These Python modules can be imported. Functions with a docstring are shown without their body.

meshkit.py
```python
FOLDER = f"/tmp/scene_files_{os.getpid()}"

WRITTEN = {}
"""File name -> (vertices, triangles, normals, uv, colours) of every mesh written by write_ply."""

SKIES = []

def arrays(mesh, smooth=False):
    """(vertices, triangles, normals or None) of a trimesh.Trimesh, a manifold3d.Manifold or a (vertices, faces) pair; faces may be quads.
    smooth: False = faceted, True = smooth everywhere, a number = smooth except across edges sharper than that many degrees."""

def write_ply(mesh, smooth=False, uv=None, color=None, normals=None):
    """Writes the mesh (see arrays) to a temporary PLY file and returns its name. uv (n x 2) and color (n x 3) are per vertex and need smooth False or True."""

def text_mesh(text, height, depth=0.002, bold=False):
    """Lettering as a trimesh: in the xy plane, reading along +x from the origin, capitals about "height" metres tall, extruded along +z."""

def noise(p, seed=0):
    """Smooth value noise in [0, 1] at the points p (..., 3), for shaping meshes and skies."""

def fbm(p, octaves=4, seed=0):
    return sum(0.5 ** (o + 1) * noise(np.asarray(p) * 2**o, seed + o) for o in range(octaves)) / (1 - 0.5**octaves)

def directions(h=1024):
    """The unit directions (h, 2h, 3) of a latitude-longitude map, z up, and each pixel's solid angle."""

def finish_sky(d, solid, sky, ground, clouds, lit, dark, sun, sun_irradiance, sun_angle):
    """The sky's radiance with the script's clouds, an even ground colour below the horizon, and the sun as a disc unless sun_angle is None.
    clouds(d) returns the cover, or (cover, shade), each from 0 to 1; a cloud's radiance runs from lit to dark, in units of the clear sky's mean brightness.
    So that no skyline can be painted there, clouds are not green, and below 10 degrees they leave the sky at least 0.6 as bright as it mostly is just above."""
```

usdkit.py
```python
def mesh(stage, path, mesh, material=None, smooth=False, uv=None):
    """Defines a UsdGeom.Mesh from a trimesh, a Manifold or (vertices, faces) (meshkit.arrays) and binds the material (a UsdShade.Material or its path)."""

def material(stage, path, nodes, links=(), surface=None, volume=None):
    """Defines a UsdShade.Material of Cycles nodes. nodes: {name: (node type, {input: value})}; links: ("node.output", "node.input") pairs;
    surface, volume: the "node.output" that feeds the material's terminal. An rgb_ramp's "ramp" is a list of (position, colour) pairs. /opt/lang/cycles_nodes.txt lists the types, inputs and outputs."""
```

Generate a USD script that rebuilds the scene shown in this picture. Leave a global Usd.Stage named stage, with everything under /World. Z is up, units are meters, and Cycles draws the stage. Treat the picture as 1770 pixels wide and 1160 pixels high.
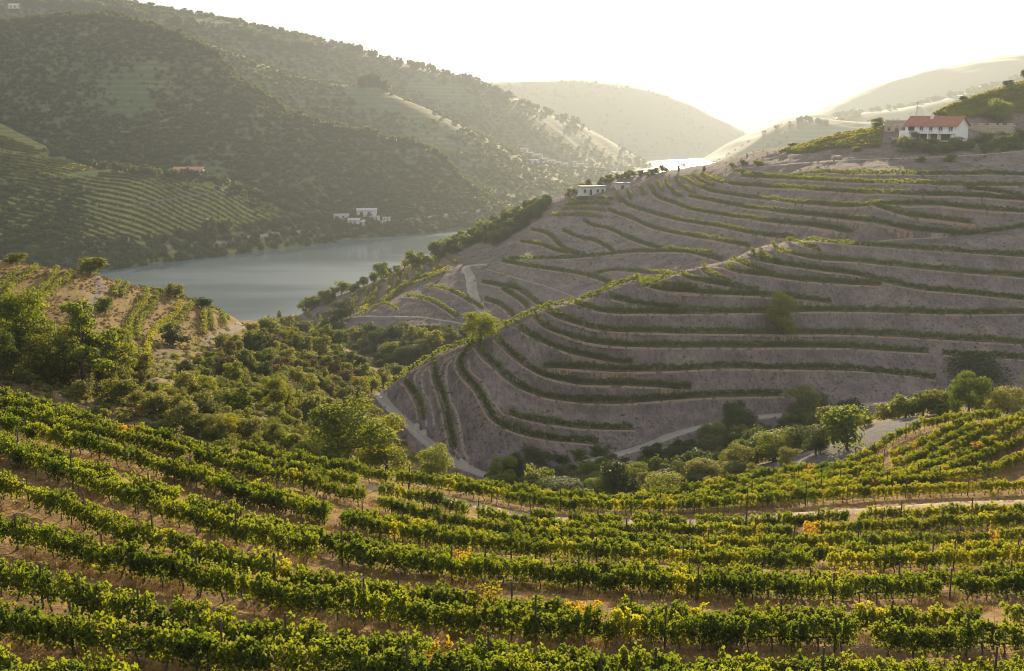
import math, numpy as np, trimesh, usdkit, meshkit
from pxr import Usd, UsdGeom, UsdLux, UsdShade, Gf, Sdf, Vt
from scipy.interpolate import RBFInterpolator
from scipy.ndimage import map_coordinates
from scipy.spatial import cKDTree

stage = Usd.Stage.CreateInMemory()
UsdGeom.SetStageUpAxis(stage, 'Z')
UsdGeom.SetStageMetersPerUnit(stage, 1.0)
WORLD = UsdGeom.Xform.Define(stage, '/World')
UsdGeom.Scope.Define(stage, '/World/Looks')

# ------------------------------------------------------------------ camera
CAM_Z = 100.0                       # metres above the river
F = 1898.0                          # focal length in pixels of a picture 1770 wide
PITCH = math.atan((580 - 200) / F)
cam = UsdGeom.Camera.Define(stage, '/World/camera')
cam.CreateHorizontalApertureAttr(36.0)
cam.CreateFocalLengthAttr(36.0 * F / 1770.0)
cam.CreateClippingRangeAttr(Gf.Vec2f(0.5, 60000.0))
cam.CreateExposureAttr(1.1)
cx = UsdGeom.Xformable(cam)
cx.AddTranslateOp().Set(Gf.Vec3d(0, 0, CAM_Z))
cx.AddRotateXOp().Set(90.0 - math.degrees(PITCH))

# ------------------------------------------------------------------ sky and sun
SUN_AZ = math.radians(11.5)         # to the right of the view, from +y towards +x
VEIL = 3.7
SUN_EL = math.radians(13.5)
SUN = np.array([math.sin(SUN_AZ) * math.cos(SUN_EL), math.cos(SUN_AZ) * math.cos(SUN_EL), math.sin(SUN_EL)])
# a thin high veil of cloud over the whole clear sky, a little thicker and greyer in streaks
sky_mat = usdkit.material(stage, '/World/Looks/sky', {
    'sky': ('sky_texture', {'sky_type': 'single_scattering', 'sun_disc': False, 'sun_elevation': SUN_EL, 'sun_rotation': SUN_AZ,
                            'altitude': 150.0, 'air_density': 1.0, 'aerosol_density': 1.2, 'ozone_density': 1.0}),
    't': ('texture_coordinate', {}), 'mp': ('mapping', {'mapping_type': 'point', 'scale': (1.2, 1.2, 7.0), 'location': (0.35, 0.1, 0.2)}),
    'n': ('noise_texture', {'scale': 2.6, 'detail': 5.0, 'roughness': 0.6, 'distortion': 0.5}),
    'r': ('rgb_ramp', {'ramp': [(0.40, (VEIL * 0.93, VEIL * 0.98, VEIL * 1.06)), (0.62, (VEIL * 0.78, VEIL * 0.80, VEIL * 0.84))]}),
    'f': ('mix_color', {'fac': 0.965, 'use_clamp': False}),
    'bg': ('background_shader', {'strength': 0.10})},
    [('t.generated', 'mp.vector'), ('mp.vector', 'n.vector'), ('n.fac', 'r.fac'), ('sky.color', 'f.a'), ('r.color', 'f.b'), ('f.result', 'bg.color')], surface='bg.background')
dome = UsdLux.DomeLight.Define(stage, '/World/sky')
UsdShade.MaterialBindingAPI.Apply(dome.GetPrim()).Bind(sky_mat)
dome.GetPrim().SetCustomDataByKey('kind', 'structure')
sun = UsdLux.DistantLight.Define(stage, '/World/sun')
sun.CreateIntensityAttr(1.25)
sun.CreateAngleAttr(0.53)
sun.CreateNormalizeAttr(True)
sun.CreateColorAttr(Gf.Vec3f(1.0, 0.80, 0.54))
sx_ = UsdGeom.Xformable(sun)
sx_.AddRotateZOp().Set(-math.degrees(SUN_AZ))
sx_.AddRotateXOp().Set(-(90.0 - math.degrees(SUN_EL)))   # -z turned to point from the sun down along the view towards us
HAZE = 0.000058

# ------------------------------------------------------------------ helpers
rng = np.random.default_rng(11)
_ONES = 'first second third fourth fifth sixth seventh eighth ninth tenth eleventh twelfth thirteenth fourteenth fifteenth sixteenth seventeenth eighteenth nineteenth'.split()
_TENS = {2: 'twent', 3: 'thirt', 4: 'fort', 5: 'fift', 6: 'sixt', 7: 'sevent', 8: 'eight', 9: 'ninet'}


def ordinal(n):
    if n < 20:
        return _ONES[n - 1]
    return _TENS[n // 10] + ('ieth' if n % 10 == 0 else 'y-' + _ONES[n % 10 - 1])


_count = {}


def numbered(name):
    n = _count.get(name, 0)
    _count[name] = n + 1
    return name if n == 0 else f'{name}_{n:03d}'


def tag(prim, label=None, cat=None, group=None, kind=None):
    for k, v in (('label', label), ('category', cat), ('group', group), ('kind', kind)):
        if v:
            prim.SetCustomDataByKey(k, v)
    return prim


def obj(name, mesh, mat, parent=None, smooth=False):
    base = parent.GetPath() if parent is not None else Sdf.Path('/World')
    key = f'{base}/{name}'
    n = numbered(key).rpartition('/')[2]
    return usdkit.mesh(stage, f'{base}/{n}', mesh, MAT[mat] if isinstance(mat, str) else mat, smooth).GetPrim()


def thing(name, label, cat, loc=(0, 0, 0), rz=0.0, scale=None, group=None, proto=None):
    n = numbered(f'/World/{name}').rpartition('/')[2]
    x = UsdGeom.Xform.Define(stage, f'/World/{n}')
    x.AddTranslateOp().Set(Gf.Vec3d(*map(float, loc)))
    x.AddRotateZOp().Set(float(math.degrees(rz)))
    if scale is not None:
        x.AddScaleOp().Set(Gf.Vec3f(*map(float, scale)))
    p = x.GetPrim()
    if proto:
        p.GetReferences().AddInternalReference(proto)
        p.SetInstanceable(True)
    return tag(p, label, cat, group)


def class_prim(name):
    return stage.CreateClassPrim(f'/World/Looks/{name}')


def quads(c, a, b):
    """Quads with centres c and half axes a, b."""
    v = np.stack([c - a - b, c + a - b, c + a + b, c - a + b], 1).reshape(-1, 3)
    f = np.arange(len(v)).reshape(-1, 4)
    return v, f


def tube(points, radii, sides=6):
    points, radii = np.asarray(points, float), np.broadcast_to(np.asarray(radii, float), (len(points),))
    t = np.gradient(points, axis=0)
    t /= np.linalg.norm(t, axis=1, keepdims=True)
    up = np.where(np.abs(t[:, 2:]) > 0.9, [[1.0, 0, 0]], [[0, 0, 1.0]])
    n = np.cross(t, up)
    n /= np.linalg.norm(n, axis=1, keepdims=True)
    b = np.cross(t, n)
    an = np.arange(sides) / sides * 2 * np.pi
    ring = points[:, None] + radii[:, None, None] * (n[:, None] * np.cos(an)[None, :, None] + b[:, None] * np.sin(an)[None, :, None])
    v = ring.reshape(-1, 3)
    k, s = np.meshgrid(np.arange(len(points) - 1), np.arange(sides), indexing='ij')
    s2 = (s + 1) % sides
    f = np.stack([k * sides + s, k * sides + s2, (k + 1) * sides + s2, (k + 1) * sides + s], -1).reshape(-1, 4)
    f = np.vstack([f[:, [0, 1, 2]], f[:, [0, 2, 3]]])
    v = np.vstack([v, points[:1], points[-1:]])
    q = np.arange(sides)
    f = np.vstack([f, np.stack([np.full(sides, len(v) - 2), q, (q + 1) % sides], 1), np.stack([np.full(sides, len(v) - 1), (len(points) - 1) * sides + (q + 1) % sides, (len(points) - 1) * sides + q], 1)])
    return v, f


def join(*ms):
    vs, fs, n = [], [], 0
    for v, f in ms:
        f = np.asarray(f)
        if f.shape[1] == 4:
            f = np.vstack([f[:, [0, 1, 2]], f[:, [0, 2, 3]]])
        vs.append(v), fs.append(f + n)
        n += len(v)
    return np.vstack(vs), np.vstack(fs)


def box(x0, x1, y0, y1, z0, z1):
    m = trimesh.creation.box(bounds=[[x0, y0, z0], [x1, y1, z1]])
    return np.array(m.vertices), np.array(m.faces)


def move(m, loc, rz=0.0):
    v = np.asarray(m[0], float)
    c, s = math.cos(rz), math.sin(rz)
    return v @ np.array([[c, s, 0], [-s, c, 0], [0, 0, 1]]) + np.asarray(loc, float), m[1]


CP, SP = math.cos(PITCH), math.sin(PITCH)


def ray(px, py):
    px, py = np.asarray(px, float), np.asarray(py, float)
    sx, ty = (px - 885) / F, (580 - py) / F
    y = CP + ty * SP
    return sx / y, (-SP + ty * CP) / y           # x and z per metre of y


def at(px, py, Y):
    u, t = ray(px, py)
    return np.stack([u * Y, np.asarray(Y, float) + 0 * u, CAM_Z + t * Y], -1)


# ------------------------------------------------------------------ materials
MAT = {}


def ground(name, colours, scale, bump=0.3, bscale=3.0, speck=None, grain=(1, 1, 1), fine=9, bands=0.0):
    """A soil whose colour wanders between the given colours, with fine specks."""
    nodes = {'g': ('geometry', {}), 'n1': ('noise_texture', {'scale': scale, 'detail': 5.0, 'roughness': 0.65}),
             'n2': ('noise_texture', {'scale': scale * fine, 'detail': 5.0, 'roughness': 0.75}), 'gm': ('mapping', {'mapping_type': 'point', 'scale': grain}),
             'm': ('mix_float', {'fac': 0.5}), 'r': ('rgb_ramp', {'ramp': colours}),
             'nb': ('noise_texture', {'scale': bscale, 'detail': 4.0, 'roughness': 0.7}),
             'b': ('bump', {'strength': bump, 'distance': 0.5}),
             'p': ('principled_bsdf', {'roughness': 0.95, 'specular_ior_level': 0.1})}
    links = [('g.position', 'n1.vector'), ('g.position', 'gm.vector'), ('gm.vector', 'n2.vector'), ('g.position', 'nb.vector'), ('n1.fac', 'm.a'), ('n2.fac', 'm.b'), ('nb.fac', 'b.height'), ('b.normal', 'p.normal')]
    if bands:            # old terrace walls: faint wavering lines along the contours
        nodes['bm'] = ('mapping', {'mapping_type': 'point', 'scale': (0.1, 0.1, 1.0)})
        nodes['w'] = ('wave_texture', {'wave_type': 'bands', 'bands_direction': 'z', 'scale': bands, 'distortion': 5.0, 'detail': 3.0, 'detail_scale': 1.2})
        nodes['wm'] = ('math', {'math_type': 'multiply_add', 'value2': 0.16, 'value3': -0.08})
        nodes['wa'] = ('math', {'math_type': 'add'})
        links += [('g.position', 'bm.vector'), ('bm.vector', 'w.vector'), ('w.fac', 'wm.value1'), ('wm.value', 'wa.value1'), ('m.result', 'wa.value2'), ('wa.value', 'r.fac')]
    else:
        links += [('m.result', 'r.fac')]
    if speck:
        nodes['n3'] = ('noise_texture', {'scale': speck[1], 'detail': 3.0, 'roughness': 0.6})
        nodes['r3'] = ('rgb_ramp', {'ramp': [(speck[2], (0, 0, 0)), (speck[2] + 0.06, (1, 1, 1))]})
        nodes['mx'] = ('mix_color', {'b': speck[0]})
        links += [('g.position', 'n3.vector'), ('n3.fac', 'r3.fac'), ('r3.color', 'mx.fac'), ('r.color', 'mx.a'), ('mx.result', 'p.base_color')]
    else:
        links += [('r.color', 'p.base_color')]
    MAT[name] = usdkit.material(stage, f'/World/Looks/{name}', nodes, links, surface='p.BSDF')


def plain(name, colour, rough=0.8, vary=0.15, scale=2.0, **more):
    c = np.array(colour)
    MAT[name] = usdkit.material(stage, f'/World/Looks/{name}', {
        't': ('texture_coordinate', {}), 'n': ('noise_texture', {'scale': scale, 'detail': 4.0}),
        'r': ('rgb_ramp', {'ramp': [(0.3, tuple(c * (1 - vary))), (0.7, tuple(np.minimum(c * (1 + vary), 1)))]}),
        'p': ('principled_bsdf', {'roughness': rough, **more})}, [('t.object', 'n.vector'), ('n.fac', 'r.fac'), ('r.color', 'p.base_color')], surface='p.BSDF')


def leaves(name, stops, trans=(3.8, 3.0, 0.8), amount=0.52, rough=0.6, own=0.55):
    """Leaves: every leaf its own tone of the ramp, a plant leaning to one end of it; light passes through."""
    MAT[name] = usdkit.material(stage, f'/World/Looks/{name}', {
        'g': ('geometry', {}), 'o': ('object_info', {}), 'm': ('mix_float', {'fac': own}), 'r': ('rgb_ramp', {'ramp': stops}),
        'h': ('mix_color', {'blend_type': 'multiply', 'fac': 1.0, 'b': trans, 'use_clamp': False, 'use_clamp_result': False}),
        'p': ('principled_bsdf', {'roughness': rough, 'specular_ior_level': 0.2}), 't': ('translucent_bsdf', {}), 'x': ('mix_closure', {'fac': amount})},
        [('g.random_per_island', 'm.b'), ('o.random', 'm.a'), ('m.result', 'r.fac'), ('r.color', 'p.base_color'), ('r.color', 'h.a'), ('h.result', 't.color'),
         ('p.BSDF', 'x.closure1'), ('t.BSDF', 'x.closure2')], surface='x.closure')


ground('near_soil', [(0.32, (0.11, 0.065, 0.035)), (0.45, (0.24, 0.152, 0.068)), (0.58, (0.37, 0.245, 0.10)), (0.72, (0.45, 0.32, 0.155))], 0.35, 0.9, 4.0, ((0.30, 0.17, 0.05), 0.9, 0.58))
ground('scrub_soil', [(0.32, (0.07, 0.065, 0.03)), (0.5, (0.14, 0.11, 0.05)), (0.62, (0.26, 0.18, 0.08)), (0.75, (0.2, 0.16, 0.10))], 0.12, 0.8, 1.5)
ground('straw_soil', [(0.3, (0.12, 0.075, 0.032)), (0.45, (0.18, 0.125, 0.042)), (0.6, (0.26, 0.185, 0.058)), (0.75, (0.25, 0.18, 0.08))], 0.2, 1.0, 1.6, ((0.12, 0.10, 0.04), 1.2, 0.56))
ground('schist_soil', [(0.32, (0.055, 0.044, 0.044)), (0.44, (0.105, 0.082, 0.080)), (0.56, (0.158, 0.124, 0.113)), (0.72, (0.27, 0.205, 0.145))], 0.16, 1.0, 1.3, ((0.07, 0.068, 0.045), 0.8, 0.60), grain=(1.0, 0.35, 0.35), fine=11)
ground('hill_soil', [(0.32, (0.030, 0.046, 0.022)), (0.50, (0.048, 0.066, 0.028)), (0.62, (0.085, 0.09, 0.04)), (0.74, (0.15, 0.13, 0.06))], 0.02, 1.0, 0.12, bands=0.055)
ground('field_soil', [(0.3, (0.075, 0.095, 0.028)), (0.5, (0.14, 0.15, 0.045)), (0.65, (0.21, 0.185, 0.065)), (0.8, (0.26, 0.205, 0.085))], 0.03, 1.0, 0.2, bands=0.09)
ground('road_gravel', [(0.3, (0.19, 0.165, 0.135)), (0.7, (0.29, 0.26, 0.215))], 0.5, 0.3, 2.0)
ground('far_track', [(0.3, (0.10, 0.09, 0.065)), (0.7, (0.17, 0.15, 0.11))], 0.2, 0.3, 1.0)
ground('far_soil', [(0.3, (0.06, 0.07, 0.04)), (0.7, (0.12, 0.11, 0.07))], 0.004, 0.6, 0.02)
ground('track_soil', [(0.3, (0.14, 0.115, 0.085)), (0.5, (0.23, 0.19, 0.145)), (0.7, (0.32, 0.27, 0.21))], 0.9, 0.8, 3.0, ((0.11, 0.10, 0.05), 1.4, 0.6))
MAT['river'] = usdkit.material(stage, '/World/Looks/river', {
    'g': ('geometry', {}), 's': ('mapping', {'mapping_type': 'point', 'scale': (0.35, 0.9, 1.0)}), 'n': ('noise_texture', {'scale': 0.4, 'detail': 5.0, 'roughness': 0.65}),
    'w': ('noise_texture', {'scale': 0.011, 'detail': 3.0, 'roughness': 0.5}), 'wr': ('map_range', {'from_min': 0.4, 'from_max': 0.62, 'to_min': 0.13, 'to_max': 0.30, 'clamp': True}),
    'b': ('bump', {'strength': 0.12, 'distance': 0.25}), 'p': ('principled_bsdf', {'base_color': (0.09, 0.12, 0.128), 'roughness': 0.26, 'ior': 1.45})},
    [('g.position', 's.vector'), ('s.vector', 'n.vector'), ('n.fac', 'b.height'), ('b.normal', 'p.normal'), ('s.vector', 'w.vector'), ('w.fac', 'wr.value'), ('wr.result', 'p.roughness')], surface='p.BSDF')

# ------------------------------------------------------------------ land: every hill is a surface over (x / y, y)
SHEETS = {}


class Sheet:
    """A hill: a smooth surface through surveyed points (picture column, row, distance), meshed finer near the camera."""

    def __init__(self, name, pts, u0, u1, y0, y1, nx, ny, rough=0.0, rscale=20.0, hidden=(), back=(), smooth=1e-4, seed=0):
        p = np.array(pts, float)
        u, t = ray(p[:, 0], p[:, 1])
        data = [np.stack([u, np.log(p[:, 2]), CAM_Z + t * p[:, 2]], 1)]
        for px, py, Y, dy, k in back:
            a, b = ray(px, py)
            data.append([[a, math.log(Y + dy), CAM_Z + b * Y - k * dy]])
        if len(hidden):
            h = np.array(hidden, float)
            data.append(np.stack([ray(h[:, 0], 500.0)[0] if False else (h[:, 0] - 885) / F, np.log(h[:, 1]), h[:, 2]], 1))
        d = np.vstack(data)
        self.s = np.array([1.0, 0.6])
        self.rbf = RBFInterpolator(d[:, :2] * self.s, d[:, 2], kernel='thin_plate_spline', smoothing=smooth, degree=1)
        self.name, self.u0, self.u1, self.l0, self.l1, self.nx, self.ny = name, u0, u1, math.log(y0), math.log(y1), nx, ny
        self.k = 140
        U, L = np.meshgrid(np.linspace(u0, u1, self.k), np.linspace(self.l0, self.l1, self.k), indexing='ij')
        self.grid = self.rbf(np.stack([U.ravel(), L.ravel()], 1) * self.s).reshape(self.k, self.k)
        self.rough, self.rscale, self.seed = rough, rscale, seed
        self.rows, self.bench = [], 1.1
        SHEETS[name] = self

    def smooth_z(self, u, L):
        i = np.clip((np.asarray(u) - self.u0) / (self.u1 - self.u0), 0, 1) * (self.k - 1)
        j = np.clip((np.asarray(L) - self.l0) / (self.l1 - self.l0), 0, 1) * (self.k - 1)
        return map_coordinates(self.grid, [np.ravel(i), np.ravel(j)], order=1).reshape(np.shape(i))

    def relief(self, x, y):
        if not self.rough:
            return np.zeros(np.shape(x))
        p = np.stack([x / self.rscale, y / self.rscale, np.full(np.shape(x), self.seed + 0.5)], -1)
        return self.rough * 2 * (meshkit.fbm(p, 5, self.seed) - 0.5)

    def z(self, x, y):
        """The height of the finished surface."""
        x, y = np.asarray(x, float), np.asarray(y, float)
        z = self.smooth_z(x / y, np.log(y)) + self.relief(x, y)
        if getattr(self, 'tree', None) is not None:
            d, k = self.tree.query(np.stack([x.ravel(), y.ravel()], 1), distance_upper_bound=4 * self.bench)
            ok = np.isfinite(d)
            w = np.zeros(d.shape)
            w[ok] = np.exp(-(d[ok] / self.bench) ** 4)
            zz = z.ravel().copy()
            zz[ok] += w[ok] * (self.tree_z[k[ok]] - zz[ok])
            z = zz.reshape(z.shape)
        return z

    def hit(self, px, py):
        """Where the line of sight of a picture point meets the smooth surface; nan where it misses."""
        u, t = ray(px, py)
        u, t = np.atleast_1d(u), np.atleast_1d(t)
        L = np.linspace(self.l0, self.l1, 900)
        Y = np.exp(L)
        z = self.smooth_z(np.repeat(u[:, None], 900, 1), np.repeat(L[None], len(u), 0))
        gap = CAM_Z + t[:, None] * Y[None] - z
        under = (gap[:, 1:] <= 0) & (gap[:, :-1] > 0)
        k = under.argmax(1)
        r = np.arange(len(u))
        g0, g1 = gap[r, k], gap[r, k + 1]
        yy = Y[k] + (Y[k + 1] - Y[k]) * g0 / np.maximum(g0 - g1, 1e-9)
        # where it just misses over a crest: take the closest approach
        miss = ~under.any(1)
        kk = np.argmin(gap / Y[None] + (L[None] < self.l0 + 0.02) * 9, 1)
        yy = np.where(miss, Y[kk], yy)
        return np.stack([u * yy, yy, self.smooth_z(u, np.log(yy))], 1)

    def line(self, pts, step=1.0):
        """A picture polyline laid on the surface, resampled every step metres."""
        p = np.array(pts, float)
        s = np.concatenate([[0], np.cumsum(np.hypot(*np.diff(p, axis=0).T))])
        q = np.linspace(0, s[-1], max(int(s[-1] / 5), 4))
        from scipy.interpolate import PchipInterpolator
        px, py = PchipInterpolator(s, p[:, 0])(q), PchipInterpolator(s, p[:, 1])(q)
        w = self.hit(px, py)
        if len(w) > 7:     # even out the hits along the line
            for _ in range(2):
                w[1:-1] = 0.25 * w[:-2] + 0.5 * w[1:-1] + 0.25 * w[2:]
        s = np.concatenate([[0], np.cumsum(np.linalg.norm(np.diff(w[:, :2], axis=0), axis=1))])
        n = max(int(s[-1] / step), 2)
        q = np.linspace(0, s[-1], n + 1)
        xy = np.stack([np.interp(q, s, w[:, k]) for k in range(2)], 1)
        return xy

    def terrace(self, lines, bench):
        """Cut a level bench along every line."""
        self.bench = bench
        xy = np.vstack(lines)
        self.tree_z = self.smooth_z(xy[:, 0] / xy[:, 1], np.log(xy[:, 1])) + self.relief(xy[:, 0], xy[:, 1]) * 0.3
        self.tree = cKDTree(xy)

    def build(self, mat, name=None):
        L = np.linspace(self.l0, self.l1, self.ny)
        U, LL = np.meshgrid(np.linspace(self.u0, self.u1, self.nx), L, indexing='ij')
        Y = np.exp(LL)
        X = U * Y
        Z = self.z(X, Y)
        v = np.stack([X, Y, Z], -1).reshape(-1, 3)
        i, j = np.meshgrid(np.arange(self.nx - 1), np.arange(self.ny - 1), indexing='ij')
        a = i * self.ny + j
        f = np.stack([a, a + self.ny, a + self.ny + 1, a + 1], -1).reshape(-1, 4)
        p = obj(name or self.name, (v, f), mat, smooth=True)
        return tag(p, kind='structure')


def crest(pts, dy, k):
    return [(*p, dy, k) for p in pts]
# ---- A: the near vineyard slope
A_edge = [(-160, 660, 104), (0, 672, 100), (130, 727, 94), (240, 752, 90), (320, 768, 88), (400, 780, 92), (500, 798, 93), (620, 820, 96), (760, 842, 98), (860, 858, 100),
          (960, 870, 102), (1100, 874, 106), (1250, 846, 116), (1340, 828, 122), (1450, 812, 125), (1500, 796, 128), (1538, 764, 129), (1600, 738, 130), (1668, 727, 130), (1770, 722, 130), (1950, 705, 130)]
near = Sheet('near_vineyard_slope', A_edge + [
    (-160, 1115, 36), (0, 1112, 35), (300, 1155, 34.5), (500, 1180, 34), (880, 1206, 35), (1160, 1222, 36), (1770, 1230, 37), (1950, 1228, 37),
    (-160, 920, 49), (0, 945, 48), (200, 997, 45), (423, 1046, 43), (694, 1089, 42), (974, 1114, 42.5), (1304, 1126, 43), (1622, 1136, 43), (1770, 1136, 43), (1950, 1132, 43),
    (0, 862, 57), (0, 798, 66), (240, 889, 58), (500, 966, 54), (733, 1001, 53), (977, 1021, 53.5), (1228, 1037, 54), (1553, 1043, 55), (1770, 1035, 55), (1950, 1030, 55),
    (0, 750, 77), (199, 801, 71), (393, 864, 69), (631, 927, 67.5), (893, 966, 67), (1125, 980, 68), (1306, 991, 69), (1629, 986, 70), (1770, 980, 70),
    (0, 725, 86), (300, 787, 80), (583, 866, 79.5), (762, 912, 78.5), (1014, 945, 79), (1239, 958, 79), (1600, 952, 80), (1770, 945, 80),
    (620, 840, 90), (760, 859, 90.5), (921, 893, 91), (1160, 901, 92), (1420, 887, 94), (1600, 875, 95), (1770, 868, 95),
    (1600, 800, 113), (1770, 790, 115), (1450, 845, 108),
    (-200, 1280, 28), (885, 1300, 28), (1950, 1300, 29), (885, 1500, 21), (-250, 1480, 21), (2000, 1500, 21)],
    -0.66, 0.66, 17, 150, 420, 460, rough=0.16, rscale=2.2, back=crest(A_edge, 14, 0.62) + crest(A_edge, 34, 0.55), seed=3)

# ---- D: the wooded valley between
valley = Sheet('valley_ground', [
    (-160, 640, 120), (0, 640, 122), (150, 662, 128), (300, 700, 125), (400, 742, 122), (540, 790, 128), (620, 812, 140),
    (-100, 545, 190), (0, 560, 190), (100, 570, 196), (200, 625, 180), (300, 645, 172), (450, 642, 208), (520, 690, 185), (430, 582, 262), (560, 612, 275), (520, 570, 330), (640, 690, 240),
    (620, 660, 290), (600, 640, 310), (540, 598, 390), (480, 572, 450), (440, 556, 500),
    (700, 740, 222), (750, 785, 205), (830, 850, 178), (1000, 845, 190), (1100, 815, 196), (1250, 800, 200), (1350, 765, 208), (1450, 745, 214), (1650, 705, 224), (1770, 690, 230), (1950, 680, 232),
    (1120, 872, 150), (1250, 848, 150), (1350, 822, 145), (1450, 775, 152), (1600, 730, 158), (1700, 721, 164), (1770, 716, 168), (1950, 700, 168), (1400, 762, 186), (1560, 712, 198),
    (760, 845, 140), (880, 862, 140), (1000, 874, 140), (650, 790, 165)],
    -0.62, 0.62, 88, 560, 330, 330, rough=1.1, rscale=14, smooth=3e-3, seed=5,
    hidden=[(-160, 88, 68), (200, 88, 66), (600, 100, 62), (1000, 105, 55), (1400, 115, 52), (1770, 115, 52), (700, 300, 28), (1000, 300, 25), (1300, 300, 25), (1770, 300, 25), (700, 420, 12), (900, 420, 10), (1300, 420, 10),
            (500, 540, 1), (300, 420, 20), (100, 330, 25), (-100, 330, 25), (0, 450, 8), (300, 540, -4), (0, 540, -5), (700, 540, -2), (1770, 540, 10), (1200, 540, 5)])

# ---- E: the straw-coloured spur on the left
E_crest = [(-200, 425, 250), (-60, 440, 250), (0, 450, 250), (66, 460, 250), (150, 470, 255), (200, 489, 260), (260, 499, 268), (330, 520, 280), (380, 542, 292), (412, 567, 300), (440, 590, 304)]
spur = Sheet('straw_spur', E_crest + [(276, 648, 186), (345, 602, 224), (317, 622, 208), (0, 532, 206), (-100, 530, 204), (100, 548, 206), (200, 602, 196), (255, 600, 205), (300, 560, 236), (224, 560, 222), (100, 500, 230), (0, 490, 226), (162, 520, 226), (210, 520, 236)],
             -0.62, -0.20, 150, 420, 260, 260, rough=0.7, rscale=9, back=crest(E_crest, 14, 0.4) + crest(E_crest, 50, 0.5) + crest(E_crest, 110, 0.5),
             hidden=[(-200, 150, 40), (0, 152, 42), (276, 152, 38), (420, 200, 34)], seed=8)

# ---- C: the near terraced ridge on the right
C_crest = [(662, 680, 229), (690, 657, 228), (708, 645, 227), (742, 624, 227), (773, 609, 228), (818, 592, 229), (856, 575, 231), (894, 558, 233), (921, 545, 235), (949, 535, 238), (985, 524, 242), (1050, 499, 251), (1097, 485, 256),
           (1177, 474, 262), (1215, 461, 268), (1260, 450, 274), (1301, 431, 284), (1336, 423, 289), (1391, 416, 293), (1446, 416, 297)]
ridge = Sheet('terraced_ridge', C_crest + [(1515, 417, 300), (1653, 409, 308), (1770, 393, 316), (1950, 370, 330),
    (660, 692, 224), (700, 730, 212), (740, 765, 204), (800, 806, 196), (870, 812, 194), (950, 802, 198), (1040, 790, 205), (1097, 776, 210), (1180, 746, 222), (1308, 721, 230), (1349, 717, 232), (1508, 698, 240), (1556, 695, 242), (1770, 690, 242), (1950, 680, 242),
    (940, 759, 206), (1094, 742, 218), (1170, 638, 237), (1470, 640, 252), (1170, 540, 258), (1470, 537, 272), (1770, 541, 276), (1770, 620, 258), (1770, 479, 292), (855, 727, 203), (862, 639, 218), (756, 660, 222), (1470, 475, 284), (990, 612, 231), (1055, 697, 224)],
    -0.16, 0.62, 165, 350, 520, 400, rough=0.5, rscale=6, back=crest(C_crest, 12, 0.25) + crest(C_crest, 35, 0.5) + crest(C_crest, 70, 0.5),
    hidden=[(640, 190, 33), (800, 170, 30), (1100, 178, 30), (1500, 200, 28), (1950, 200, 28), (1770, 345, 60)], seed=21)

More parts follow.
